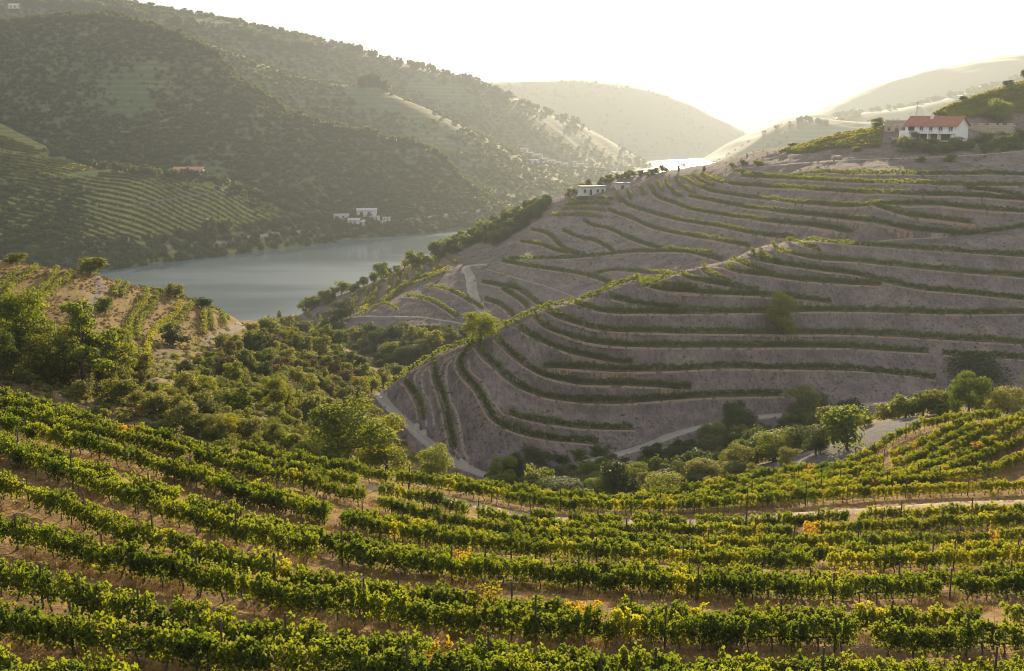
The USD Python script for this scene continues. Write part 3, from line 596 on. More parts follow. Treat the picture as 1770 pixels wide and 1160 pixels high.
for n, w, xy in ridge_tracks:
    if n == 'rutted_track':
        ruts('wheel_rut', ridge, xy, 1.5, 0.5 + 0.15 * w, 0.08)
    else:
        strip(n, ridge, xy, w * 0.85, 0.32, 'road_gravel')
for n, w, xy in hill_tracks:
    strip(n, hill, xy, w, 0.14, 'road_gravel' if 'road' in n else 'track_soil')
for n, w, xy in straw_tracks:
    strip(n, spur, xy, w, 0.10)
for sheet, name, w, pts in ((far_vineyard, 'river_road', 5.0, [(-40, 472), (20, 462), (69, 455), (172, 441), (293, 427), (407, 415), (500, 403), (560, 396)]), (H1, 'river_road', 5.5, [(575, 398), (640, 388), (718, 381), (800, 372), (860, 364)]),
                            (H1, 'mountain_track', 4, [(70, 240), (207, 226), (310, 207), (380, 195), (431, 186), (455, 178)]), (H1, 'mountain_track', 4, [(414, 320), (455, 306), (493, 296)]), (H1, 'mountain_track', 5, [(590, 322), (600, 335), (650, 345), (700, 350)]),
                            (far_vineyard, 'field_track', 3, [(0, 312), (20, 322), (50, 327)]), (far_vineyard, 'field_track', 3, [(240, 360), (300, 345), (380, 333)])):
    strip(name, sheet, sheet.line(pts, 4.0), w * (0.8 if 'road' in name else 0.7), 1.3, 'road_gravel' if 'road' in name else 'far_track')

def bench_edge(sheet, xy, off, width, lift):
    """The bare trodden lip of a terrace, on the downhill side of its vines."""
    t = np.gradient(xy, axis=0)
    t /= np.maximum(np.linalg.norm(t, axis=1, keepdims=True), 1e-9)
    n = np.stack([-t[:, 1], t[:, 0]], 1)
    a, b = sheet.z(*(xy + 3 * n).T), sheet.z(*(xy - 3 * n).T)
    s = np.where(a < b, 1.0, -1.0)
    s = np.where(np.abs(np.convolve(s, np.ones(9) / 9, 'same')) > 0.2, np.sign(np.convolve(s, np.ones(9) / 9, 'same') + 1e-9), s)
    e = xy + n * (s * off)[:, None]
    for _ in range(3):
        e[1:-1] = 0.25 * e[:-2] + 0.5 * e[1:-1] + 0.25 * e[2:]
    return strip('terrace_lip', sheet, e, width, lift, 'lip_soil')


ground('lip_soil', [(0.3, (0.15, 0.115, 0.085)), (0.5, (0.23, 0.175, 0.12)), (0.7, (0.33, 0.255, 0.17))], 0.25, 0.8, 2.0, ((0.10, 0.10, 0.045), 0.5, 0.55))
for l, xy in ridge_lines:
    if len(xy) > 12:
        bench_edge(ridge, xy, 1.1, 0.6, 0.13)
for l, xy in hill_lines:
    if len(xy) > 12:
        bench_edge(hill, xy, 1.3, 0.7, 0.16)

# ------------------------------------------------------------------ leaves of every kind
leaves('vine_leaves', own=0.72, stops=[(0.0, (0.036, 0.062, 0.013)), (0.4, (0.10, 0.138, 0.018)), (0.8, (0.17, 0.19, 0.024)), (1.0, (0.24, 0.23, 0.03))], amount=0.58)
leaves('yellow_vine_leaves', [(0.0, (0.055, 0.09, 0.015)), (0.4, (0.155, 0.172, 0.022)), (0.8, (0.26, 0.228, 0.03)), (1.0, (0.33, 0.20, 0.035))], own=0.7, amount=0.58)
leaves('autumn_vine_leaves', [(0.0, (0.08, 0.10, 0.018)), (0.4, (0.20, 0.15, 0.025)), (0.75, (0.25, 0.10, 0.022)), (1.0, (0.16, 0.035, 0.018))])
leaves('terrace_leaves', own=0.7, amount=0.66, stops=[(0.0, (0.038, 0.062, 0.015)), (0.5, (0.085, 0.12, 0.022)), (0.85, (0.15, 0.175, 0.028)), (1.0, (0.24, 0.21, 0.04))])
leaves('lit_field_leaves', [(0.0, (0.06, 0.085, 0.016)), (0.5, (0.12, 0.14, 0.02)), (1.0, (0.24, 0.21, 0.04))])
leaves('oak_leaves', [(0.0, (0.022, 0.038, 0.014)), (0.6, (0.05, 0.075, 0.022)), (1.0, (0.10, 0.12, 0.03))], amount=0.4)
leaves('bright_leaves', amount=0.5, stops=[(0.0, (0.065, 0.095, 0.016)), (0.5, (0.14, 0.165, 0.025)), (1.0, (0.25, 0.235, 0.036))])
leaves('green_leaves', [(0.0, (0.045, 0.075, 0.016)), (0.6, (0.105, 0.14, 0.026)), (1.0, (0.19, 0.20, 0.036))])
leaves('olive_leaves', [(0.0, (0.065, 0.085, 0.032)), (0.6, (0.12, 0.14, 0.055)), (1.0, (0.19, 0.20, 0.085))], amount=0.45)
leaves('scrub_leaves', [(0.0, (0.05, 0.072, 0.02)), (0.5, (0.11, 0.13, 0.032)), (0.85, (0.175, 0.165, 0.045)), (1.0, (0.26, 0.18, 0.06))], amount=0.48)
leaves('rust_leaves', [(0.0, (0.06, 0.055, 0.02)), (0.5, (0.13, 0.095, 0.04)), (1.0, (0.2, 0.13, 0.06))], trans=(2.4, 2.2, 1.0), amount=0.35)
leaves('far_leaves', [(0.0, (0.026, 0.046, 0.022)), (0.5, (0.052, 0.078, 0.028)), (0.85, (0.10, 0.11, 0.034)), (1.0, (0.16, 0.14, 0.05))], amount=0.3, own=0.3)
leaves('straw', [(0.0, (0.18, 0.115, 0.045)), (0.5, (0.32, 0.21, 0.08)), (0.9, (0.44, 0.31, 0.13)), (1.0, (0.2, 0.2, 0.06))], trans=(1, 0.95, 0.7), amount=0.3)
plain('bark', (0.075, 0.055, 0.04), 0.95, 0.35, 14.0)
plain('post_wood', (0.05, 0.036, 0.026), 0.9, 0.3, 10.0)
plain('wire', (0.30, 0.29, 0.27), 0.5, 0.05, 3.0, metallic=0.6)


def unit(r, n):
    d = r.normal(size=(n, 3))
    return d / np.linalg.norm(d, axis=1, keepdims=True)


def kites(c, n, size, r, long=1.0, fold=0.25):
    """Leaf-shaped pieces: centre c, facing n, a fold along the middle."""
    k = len(c)
    t = np.cross(n, unit(r, k))
    t /= np.linalg.norm(t, axis=1, keepdims=True)
    s = np.cross(n, t)
    size = np.broadcast_to(np.asarray(size, float), (k,))[:, None]
    b, tip = c - t * size * 0.5 * long, c + t * size * 0.55 * long
    l, q = c - s * size * 0.48 + n * size * fold, c + s * size * 0.48 + n * size * fold
    v = np.stack([b, q, tip, l], 1).reshape(-1, 3)
    a = np.arange(k)[:, None] * 4
    f = np.vstack([a + np.array([[0, 1, 2]]), a + np.array([[0, 2, 3]])])
    return v, f


# ------------------------------------------------------------------ grapevines: trunk with two arms along the wire, and a curtain of leaves
def make_vine(name, seed, mat, n, leaf, full=1.0):
    r = np.random.default_rng(seed)
    c = class_prim(name)
    top = 0.46 + r.uniform(-0.05, 0.07)
    lean = r.normal(0, 0.07, 2)
    k = np.linspace(0, 1, 6)
    tr = np.stack([lean[0] * k + 0.05 * np.sin(k * 5 + seed), lean[1] * k + 0.04 * np.cos(k * 4 + seed), -0.12 + (top + 0.12) * k], 1)
    arms = [tube(tr, 0.042 - 0.012 * k, 6)]
    for s in (-1, 1):
        q = np.linspace(0, 1, 5)
        arms.append(tube(np.stack([tr[-1, 0] + s * 0.48 * q, tr[-1, 1] + 0.05 * np.sin(q * 4 + s), top - 0.02 + 0.13 * np.sqrt(q) + 0.03 * np.sin(q * 6)], 1), 0.026 - 0.012 * q, 5))
    for j in range(5):     # canes going up
        x = r.uniform(-0.5, 0.5)
        q = np.linspace(0, 1, 4)
        arms.append(tube(np.stack([x + r.normal(0, .05) * q, r.normal(0, 0.09) * q, top + 0.1 + r.uniform(0.5, 0.85) * q], 1), 0.008, 3))
    usdkit.mesh(stage, f'{c.GetPath()}/trunk', join(*arms), MAT['bark'], smooth=50)
    # the curtain: shoots rise from the arms and hang over; leaves sit round them
    shoots = int(11 * full) + 2
    pts = []
    for j in range(shoots):
        x0 = -0.56 + 1.12 * (j + r.uniform(0.1, 0.9)) / shoots
        side = r.choice([-1, 1])
        h = r.uniform(0.55, 0.98) * (0.85 + 0.3 * r.random())
        m = max(int(n / shoots), 3)
        q = r.uniform(0, 1, m) ** 0.85
        hang = np.clip(q - 0.62, 0, 1)
        x = x0 + r.normal(0, 0.12) * q + r.normal(0, 0.075, m)
        y = side * (0.06 + 0.16 * q ** 1.3 + 0.45 * hang) + r.normal(0, 0.09, m)
        z = top + 0.02 + h * np.minimum(q, 0.8) * 1.1 - 0.75 * hang ** 1.3 * r.uniform(0.4, 1.7) + r.normal(0, 0.06, m)
        pts.append(np.stack([x, y, z], 1))
    pts = np.vstack(pts)
    low = r.integers(0, len(pts), int(0.14 * len(pts)))
    pts[low, 2] = top + r.uniform(-0.22, 0.15, len(low))
    nrm = np.stack([r.normal(0, 0.5, len(pts)), np.sign(pts[:, 1] + 1e-6) * np.abs(r.normal(0.75, 0.4, len(pts))), r.normal(0.45, 0.45, len(pts))], 1)
    nrm /= np.linalg.norm(nrm, axis=1, keepdims=True)
    usdkit.mesh(stage, f'{c.GetPath()}/foliage', kites(pts, nrm, leaf * r.uniform(0.7, 1.25, len(pts)), r), MAT[mat])
    return c.GetPath()


VINES = {'green': [make_vine(f'vine_green_{i}', 100 + i, 'vine_leaves', int(520 + 40 * (i % 5)), 0.125 + 0.006 * (i % 4), 0.85 + 0.08 * (i % 4)) for i in range(10)],
         'yellow': [make_vine(f'vine_yellow_{i}', 200 + i, 'yellow_vine_leaves', 520, 0.13, 0.9) for i in range(5)],
         'autumn': [make_vine(f'vine_autumn_{i}', 300 + i, 'autumn_vine_leaves', 360, 0.12, 0.8) for i in range(3)]}
ORD = ['', 'lowest left-corner', 'bottom', 'second', 'third', 'fourth', 'fifth', 'sixth', 'seventh', 'eighth', 'ninth', 'upper left', 'topmost left', 'upper middle', 'tenth', 'eleventh', 'row above the farm track', 'second row above the farm track',
       'outermost fan', 'second fan', 'third fan', 'fourth fan', 'fifth fan', 'innermost fan']
spots = []
for k, xy in near_lines.items():
    r = np.random.default_rng(500 + k)
    s = np.concatenate([[0], np.cumsum(np.linalg.norm(np.diff(xy, axis=0), axis=1))])
    q, at_s = 0.4, []
    while q < s[-1]:
        at_s.append(q)
        q += r.uniform(0.92, 1.12) * (1.0 if k < 14 else 1.05)
    at_s = np.array(at_s)
    x, y = np.interp(at_s, s, xy[:, 0]), np.interp(at_s, s, xy[:, 1])
    dx, dy = np.interp(at_s + 0.4, s, xy[:, 0]) - np.interp(at_s - 0.4, s, xy[:, 0]), np.interp(at_s + 0.4, s, xy[:, 1]) - np.interp(at_s - 0.4, s, xy[:, 1])
    z = near.z(x, y)
    pick, gap = r.random(len(at_s)), r.random(len(at_s))
    right = np.clip((x / y + 0.1) / 0.5, 0, 1) * np.clip((y - 40) / 50, 0, 1)
    blob = meshkit.noise(np.stack([x / 5, y / 5, 0 * x], -1), 9)
    for i in range(len(at_s)):
        if gap[i] < 0.035:
            continue
        yellow = 0.035 + 0.75 * right[i] + 0.35 * max(blob[i] - 0.62, 0)
        aut = 0.008 + 0.03 * right[i] + 0.05 * (blob[i] > 0.8)
        kind = 'autumn' if pick[i] < aut else 'yellow' if pick[i] < aut + yellow else 'green'
        spots.append((k, x[i], y[i], z[i], math.atan2(dy[i], dx[i]) + (math.pi if r.random() < 0.5 else 0), kind, int(r.integers(0, 99)), r.uniform(0.96, 1.12), r.uniform(1.0, 1.26)))
FX = 0.49
inside = [s for s in spots if abs(s[1]) < FX * s[2] + 0.5 and (s[3] + 1.4 - CAM_Z) / s[2] > -0.535]
inside.sort(key=lambda s: s[2])
shown = set(id(s) for s in inside[:300])
place, seen = {}, {}
for sp in sorted(inside, key=lambda s: s[1] / s[2]):
    seen[sp[0]] = place[id(sp)] = seen.get(sp[0], 0) + 1
look_words = {'green': 'dense green', 'yellow': 'thin yellow-green', 'autumn': 'sparse orange-red'}
rest = []
for sp in spots:
    k, x, y, z, rz, kind, j, w, h = sp
    if id(sp) not in shown:
        rest.append(sp)
        continue
    row = 'corner row at the lower left' if k == 1 else 'bottom vine row' if k == 2 else f'{ORD[k]} vine row from the bottom'
    thing('grapevine', f'{look_words[kind]} grapevine, {ordinal(place[id(sp)])} from the left in the {row}', 'grapevine', (x, y, z), rz, (w, w, h), f'{look_words[kind]} vines, near row {k}', VINES[kind][j % len(VINES[kind])])


def instancer(name, protos, items, label, cat, material_children=True):
    """One mass of copies. items: (proto index, x, y, z, turn, (sx, sy, sz))."""
    n = numbered(f'/World/{name}').rpartition('/')[2]
    pi = UsdGeom.PointInstancer.Define(stage, f'/World/{n}')
    for i, path in enumerate(protos):
        x = UsdGeom.Xform.Define(stage, f'/World/{n}/kinds/kind_{i:02d}')
        x.GetPrim().GetReferences().AddInternalReference(path)
        pi.GetPrototypesRel().AddTarget(x.GetPath())
    pi.CreateProtoIndicesAttr(Vt.IntArray([int(i[0]) for i in items]))
    pi.CreatePositionsAttr(Vt.Vec3fArray.FromNumpy(np.array([i[1:4] for i in items], np.float32)))
    turn = np.array([i[4] for i in items]) / 2
    pi.CreateOrientationsAttr(Vt.QuathArray([Gf.Quath(float(math.cos(a)), 0.0, 0.0, float(math.sin(a))) for a in turn]))
    pi.CreateScalesAttr(Vt.Vec3fArray.FromNumpy(np.array([i[5] for i in items], np.float32)))
    return tag(pi.GetPrim(), label, cat, kind='stuff')


flat, where = [], {}
for kind, ps in VINES.items():
    where[kind] = len(flat)
    flat += ps
instancer('vine_rows', flat, [(where[kd] + j % len(VINES[kd]), x, y, z, rz, (w, w, h)) for _, x, y, z, rz, kd, j, w, h in rest], 'green and yellowing grapevine rows covering the upper part of the near slope', 'grapevines')

# posts of the trellis
post = class_prim('post_kind')
pr = np.random.default_rng(5)
pv, pf = tube(np.array([[0, 0, -0.25], [0.005, 0, 0.5], [0.0, 0.01, 1.2], [0.012, 0.004, 1.95]]), np.array([0.05, 0.048, 0.046, 0.042]), 8)
usdkit.mesh(stage, f'{post.GetPath()}/stake', (pv, pf), MAT['post_wood'], smooth=40)
sv, sf = tube(np.array([[0.0, -0.07, 1.55], [0.0, 0.07, 1.55]]), 0.008, 4)
usdkit.mesh(stage, f'{post.GetPath()}/staple', (sv, sf), MAT['wire'])
posts = []
for k, xy in near_lines.items():
    r = np.random.default_rng(900 + k)
    s = np.concatenate([[0], np.cumsum(np.linalg.norm(np.diff(xy, axis=0), axis=1))])
    q = r.uniform(0.5, 3)
    while q < s[-1]:
        posts.append((k, np.interp(q, s, xy[:, 0]), np.interp(q, s, xy[:, 1]), r.uniform(0, 6), r.uniform(0.9, 1.12)))
        q += r.uniform(4.8, 7.5)
posts = [p for p in posts if abs(p[1]) < FX * p[2] + 0.3 and (near.z(p[1], p[2]) + 1.6 - CAM_Z) / p[2] > -0.535]
posts.sort(key=lambda p: p[2])
order, seen = {}, {}
for p in sorted(posts[:300], key=lambda s: s[1] / s[2]):
    seen[p[0]] = order[id(p)] = seen.get(p[0], 0) + 1
for p in posts[:300]:
    k, x, y, rz, h = p
    row = 'corner row at the lower left' if k == 1 else 'bottom vine row' if k == 2 else f'{ORD[k]} vine row from the bottom' if k < 11 or k in (14, 15) else ORD[k] if 'row' in ORD[k] else f'{ORD[k]} row, right slope' if k > 16 else f'{ORD[k]} vine row'
    thing('vine_post', f'dark wooden stake, {ordinal(order[id(p)])} from the left in the {row}', 'post', (x, y, float(near.z(x, y))), rz, (1, 1, h), f'stakes of near row {k}', post.GetPath())
for k, where_ in ((2, 'bottom vine row'), (4, 'third vine row from the bottom'), (6, 'fifth vine row from the bottom'), (8, 'seventh vine row from the bottom')):
    xy = near_lines[k][::3]
    z = near.z(xy[:, 0], xy[:, 1])
    p = obj('trellis_wire', tube(np.column_stack([xy, z + 0.50]), 0.010, 4), 'wire')
    tag(p, f'pale drip hose strung low along the {where_}', 'hose')

# dry grass and weeds between the rows
def make_tuft(name, seed, mat, n, h, spread):
    r = np.random.default_rng(seed)
    c = class_prim(name)
    b = np.column_stack([r.normal(0, spread, (n, 2)), np.full(n, -0.02)])
    d = np.column_stack([r.normal(0, 0.55, (n, 2)), np.ones(n)])
    d *= (h * r.uniform(0.5, 1.2, n) / np.linalg.norm(d, axis=1))[:, None]
    s = np.column_stack([r.normal(0, 1, (n, 2)), np.zeros(n)])
    s *= (0.012 / np.linalg.norm(s, axis=1))[:, None]
    v = np.stack([b - s, b + s, b + d], 1).reshape(-1, 3)
    usdkit.mesh(stage, f'{c.GetPath()}/blades', (v, np.arange(3 * n).reshape(-1, 3)), MAT[mat])
    return c.GetPath()


tufts = [make_tuft(f'straw_tuft_{i}', 40 + i, 'straw', 46, 0.22, 0.16) for i in range(4)] + [make_tuft('weed_tuft', 60, 'green_leaves', 40, 0.16, 0.12)]
r = np.random.default_rng(77)
N = 15000
gy = np.exp(r.uniform(math.log(24), math.log(112), N))
gx = r.uniform(-0.52, 0.52, N) * gy
gn = meshkit.fbm(np.stack([gx / 4, gy / 4, 0 * gx], -1), 4, 6)
keep = gn + r.normal(0, 0.09, N) > 0.46
gx, gy = gx[keep], gy[keep]
gz = near.z(gx, gy)
instancer('dry_grass', tufts, [((4 if r.random() < 0.06 else int(r.integers(0, 4))), x, y, z, r.uniform(0, 6.28), (s, s, s * r.uniform(0.7, 1.3))) for x, y, z, s in zip(gx, gy, gz, r.uniform(0.7, 1.7, len(gx)))], 'short dry straw-coloured grass and weeds between the near vine rows', 'grass')


# ------------------------------------------------------------------ vine rows on the terraces, each one a hedge of leaf clumps
def vine_row(sheet, xy, label, cat='vine row', mat='terrace_leaves', h=1.5, w=0.7, per=34, size=0.34, group=None, name='terrace_vine_row', seed=0, gaps=0.06):
    r = np.random.default_rng(seed)
    s = np.concatenate([[0], np.cumsum(np.linalg.norm(np.diff(xy, axis=0), axis=1))])
    n = int(s[-1] * per)
    q = r.uniform(0, s[-1], n)
    bump = meshkit.noise(np.stack([q / 0.9, 0 * q + seed, 0 * q], -1), 3)
    big = meshkit.noise(np.stack([q / 7.0, 0 * q + seed, 0 * q], -1), 4)
    q, bump, big = (a[(big + 0.25 * bump) > 0.12 + gaps] for a in (q, bump, big))
    n = len(q)
    x, y = np.interp(q, s, xy[:, 0]), np.interp(q, s, xy[:, 1])
    tx, ty = np.interp(q + 0.5, s, xy[:, 0]) - np.interp(q - 0.5, s, xy[:, 0]), np.interp(q + 0.5, s, xy[:, 1]) - np.interp(q - 0.5, s, xy[:, 1])
    l = np.hypot(tx, ty) + 1e-9
    tx, ty = tx / l, ty / l
    hh = h * (0.55 + 0.45 * bump + 0.25 * big)
    v = r.uniform(0.12, 1, n) ** 0.8
    off = r.normal(0, w * 0.30, n) * (0.7 + 0.5 * np.sin(v * 3))
    px, py = x - ty * off, y + tx * off
    pz = sheet.z(px, py) + np.maximum(v * hh, 0.1)
    side = np.sign(off)
    nrm = np.stack([-ty * side + r.normal(0, 0.5, n), tx * side + r.normal(0, 0.5, n), 0.4 + r.normal(0, 0.5, n)], 1)
    nrm /= np.linalg.norm(nrm, axis=1, keepdims=True)
    p = obj(name, kites(np.stack([px, py, pz], 1), nrm, size * r.uniform(0.7, 1.4, n), r, 1.0, 0.2), mat)
    return tag(p, label, cat, group)


for i, (l, xy) in enumerate(ridge_lines):
    vine_row(ridge, xy, f'green terrace vine row {l}', seed=1000 + i, group='vine rows on the near terraced ridge', h=1.6, w=0.75, per=42, size=0.34, gaps=-0.12)
for i, (l, xy) in enumerate(hill_lines):
    vine_row(hill, xy, f'green vine row of the far terraces, {l}', seed=1100 + i, group='vine rows on the far terraced hillside', h=1.6, w=1.0, per=30, size=0.42, gaps=-0.12)
lit_n = {}
for i, (l, xy) in enumerate(lit_lines):
    lit_n[l] = lit_n.get(l, 0) + 1
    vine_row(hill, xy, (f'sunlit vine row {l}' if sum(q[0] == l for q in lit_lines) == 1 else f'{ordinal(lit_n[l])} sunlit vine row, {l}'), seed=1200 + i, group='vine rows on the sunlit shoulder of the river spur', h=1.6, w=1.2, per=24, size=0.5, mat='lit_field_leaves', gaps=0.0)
str_n = {}
for i, (l, xy) in enumerate(straw_lines):
    str_n[l] = str_n.get(l, 0) + 1
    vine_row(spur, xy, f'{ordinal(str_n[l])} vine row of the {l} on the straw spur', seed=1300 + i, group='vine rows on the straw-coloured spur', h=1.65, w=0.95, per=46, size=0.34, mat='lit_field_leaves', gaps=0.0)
vine_row(spur, straw_crest, 'uneven vine row edging the crest of the straw-coloured left spur', seed=1350, h=1.3, w=0.8, per=30, size=0.36)
# the bright vineyard left of the house and the sloping vineyard behind it
for j in range(12):
    k = (j + 0.5) / 12
    px = np.linspace(1345 + 4 * j, 1528 - 0.5 * j, 9)
    top = np.interp(px, [1322, 1363, 1410, 1456, 1528], [271, 259, 246, 233, 222])
    bot = np.interp(px, [1322, 1360, 1440, 1530], [272, 268, 257, 255])
    xy = hill.line(list(zip(px, top + 1 + (bot - top) * k)), 0.9)
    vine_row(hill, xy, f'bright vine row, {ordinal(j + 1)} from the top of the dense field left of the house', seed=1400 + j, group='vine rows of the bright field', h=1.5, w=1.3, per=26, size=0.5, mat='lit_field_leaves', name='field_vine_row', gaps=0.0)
for j in range(11):
    k = (j + 0.3) / 11
    px = np.linspace(1612 + 3 * j, 1850, 9)
    top = np.interp(px, [1610, 1640, 1700, 1770, 1950], [202, 186, 164, 143, 102])
    bot = np.interp(px, [1610, 1690, 1770, 1950], [207, 204, 196, 180])
    xy = hill.line(list(zip(px, top + 1 + (bot - top) * k)), 0.9)
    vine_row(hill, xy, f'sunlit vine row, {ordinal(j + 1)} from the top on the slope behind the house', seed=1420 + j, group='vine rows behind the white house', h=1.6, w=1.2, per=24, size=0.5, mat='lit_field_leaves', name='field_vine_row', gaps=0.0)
# ------------------------------------------------------------------ trees and shrubs, unit size (1 wide, 1 high), each kind a trunk and a crown
def crown_pieces(lobes, n, size, r, inner=0.25, flat=0.0):
    lobes = np.array(lobes, float)            # x y z rx rz
    wgt = lobes[:, 3] ** 2
    k = r.choice(len(lobes), n, p=wgt / wgt.sum())
    d = unit(r, n)
    d[:, 2] = np.where((d[:, 2] < -0.3) & (r.random(n) < 0.6), -d[:, 2], d[:, 2])
    rad = np.where(r.random(n) < inner, r.uniform(0.3, 0.9, n), r.normal(0.97, 0.09, n))
    rad *= 1 + 0.26 * (meshkit.noise(d * 3.1 + k[:, None] * 7.3, 2) - 0.5) * 2
    L = lobes[k]
    c = L[:, :3] + d * rad[:, None] * np.stack([L[:, 3], L[:, 3], L[:, 4]], 1)
    nn = d + r.normal(0, 0.55, (n, 3)) + [0, 0, 0.3 + flat]
    nn /= np.linalg.norm(nn, axis=1, keepdims=True)
    return kites(c, nn, size * r.uniform(0.6, 1.4, n), r, 1.1, 0.18)


TREES = {}


def tree_class(kind, mat, seed):
    key = (kind, mat, seed)
    if key in TREES:
        return TREES[key]
    r = np.random.default_rng(seed * 31 + 7)
    c = class_prim(f'{kind}_{mat}_{seed}')
    wood = []
    if kind == 'round':           # an oak: several overlapping lobes on a short trunk
        lobes = [(0, 0, 0.52, 0.33, 0.34)]
        for j in range(15):
            a, h = r.uniform(0, 6.28), r.uniform(0.17, 0.84)
            q = 0.33 * math.sin(math.pi * min(max((h + 0.02) / 1.04, 0), 1)) * r.uniform(0.75, 1.15)
            lobes.append((q * math.cos(a), q * math.sin(a), h, r.uniform(0.13, 0.21), r.uniform(0.10, 0.17)))
        n, size, tr = 5600, 0.030, 0.24
    elif kind == 'plume':         # an airy broadleaf with rising plumes, the sky showing through
        lobes = []
        for j in range(17):
            a, h = r.uniform(0, 6.28), r.uniform(0.22, 0.92)
            q = 0.36 * math.sqrt(max(1 - ((h - 0.45) / 0.58) ** 2, 0.03)) * r.uniform(0.5, 1.05)
            lobes.append((q * math.cos(a), q * math.sin(a), h, r.uniform(0.12, 0.2), r.uniform(0.12, 0.19)))
        n, size, tr = 6500, 0.030, 0.34
    elif kind == 'pine':          # loose tufts on spreading branches
        lobes = []
        for j in range(20):
            a, h = r.uniform(0, 6.28), r.uniform(0.25, 0.96)
            q = (0.44 * (1.05 - h) ** 0.55) * r.uniform(0.35, 1.1)
            lobes.append((q * math.cos(a), q * math.sin(a), h, r.uniform(0.08, 0.15), r.uniform(0.05, 0.10)))
        n, size, tr = 5200, 0.030, 0.5
    elif kind == 'cypress':
        lobes = [(0, 0, h, 0.5 * math.sin(math.pi * (0.08 + 0.9 * h)) ** 0.7, 0.10) for h in np.linspace(0.08, 0.93, 10)]
        n, size, tr = 700, 0.12, 0.1
    else:                         # shrub: low lobes down to the ground
        lobes = [(0, 0, 0.36, 0.30, 0.34)]
        for j in range(14):
            a, h = r.uniform(0, 6.28), r.uniform(0.18, 0.78)
            q = 0.38 * math.sqrt(max(1 - h ** 2 * 0.95, 0.05)) * r.uniform(0.4, 1.15)
            lobes.append((q * math.cos(a), q * math.sin(a), h * r.uniform(0.9, 1.2), r.uniform(0.09, 0.2), r.uniform(0.08, 0.2)))
        n, size, tr = 2100, 0.052, 0.12
    k = np.linspace(0, 1, 5)
    top = max(tr + 0.25, 0.4)
    bend = r.normal(0, 0.03, 2)
    main = np.stack([bend[0] * np.sin(k * 4), bend[1] * np.sin(k * 3), -0.05 + (top + 0.05) * k], 1)
    wood.append(tube(main, 0.032 - 0.016 * k, 7))
    for x, y, z, rx, rz in lobes[1:9] if kind != 'cypress' else []:
        b = main[2] * 0.5 + main[3] * 0.5
        q = np.linspace(0, 1, 4)
        bow = np.stack([b[0] + (x - b[0]) * q, b[1] + (y - b[1]) * q, b[2] + (max(z - 0.03, 0.1) - b[2]) * q ** 1.3], 1)
        wood.append(tube(bow, 0.014 - 0.009 * q, 4))
    usdkit.mesh(stage, f'{c.GetPath()}/{"stem" if kind == "shrub" else "trunk"}', join(*wood), MAT['bark'], smooth=50)
    usdkit.mesh(stage, f'{c.GetPath()}/{"foliage" if kind == "shrub" else "crown"}', crown_pieces(lobes, n, size, r), MAT[mat])
    TREES[key] = c.GetPath()
    return TREES[key]


def land_at(px, py, sheets):
    """The nearest land seen at a picture point."""
    best = None
    for s in sheets:
        u, t = ray(px, py)
        if not (s.u0 < u < s.u1):
            continue
        w = s.hit([px], [py])[0]
        if best is None or w[1] < best[0][1]:
            best = (w, s)
    return best


def plant(px, py, wpx, hpx, kind, mat, label, cat='tree', group=None, sheet=None, seed=1, name=None, sink=0.1):
    s, seed = sheet, seed % 3 + (4 if kind == 'plume' and seed == 1 else 0)
    w = s.hit([px], [py])[0]
    d = w[1] * 1.03
    m = d / F
    z = float(s.z(w[0], w[1])) - sink
    nm = name or ('shrub' if kind == 'shrub' else {'pine': 'pine_tree', 'cypress': 'cypress_tree', 'round': 'oak_tree', 'plume': 'broadleaf_tree'}[kind])
    return thing(nm, label, cat, (w[0], w[1], z), (px * 7.77 + seed) % 6.28, (wpx * m * 1.05, wpx * m * 1.05, hpx * m * 1.04), group, tree_class(kind, mat, seed))


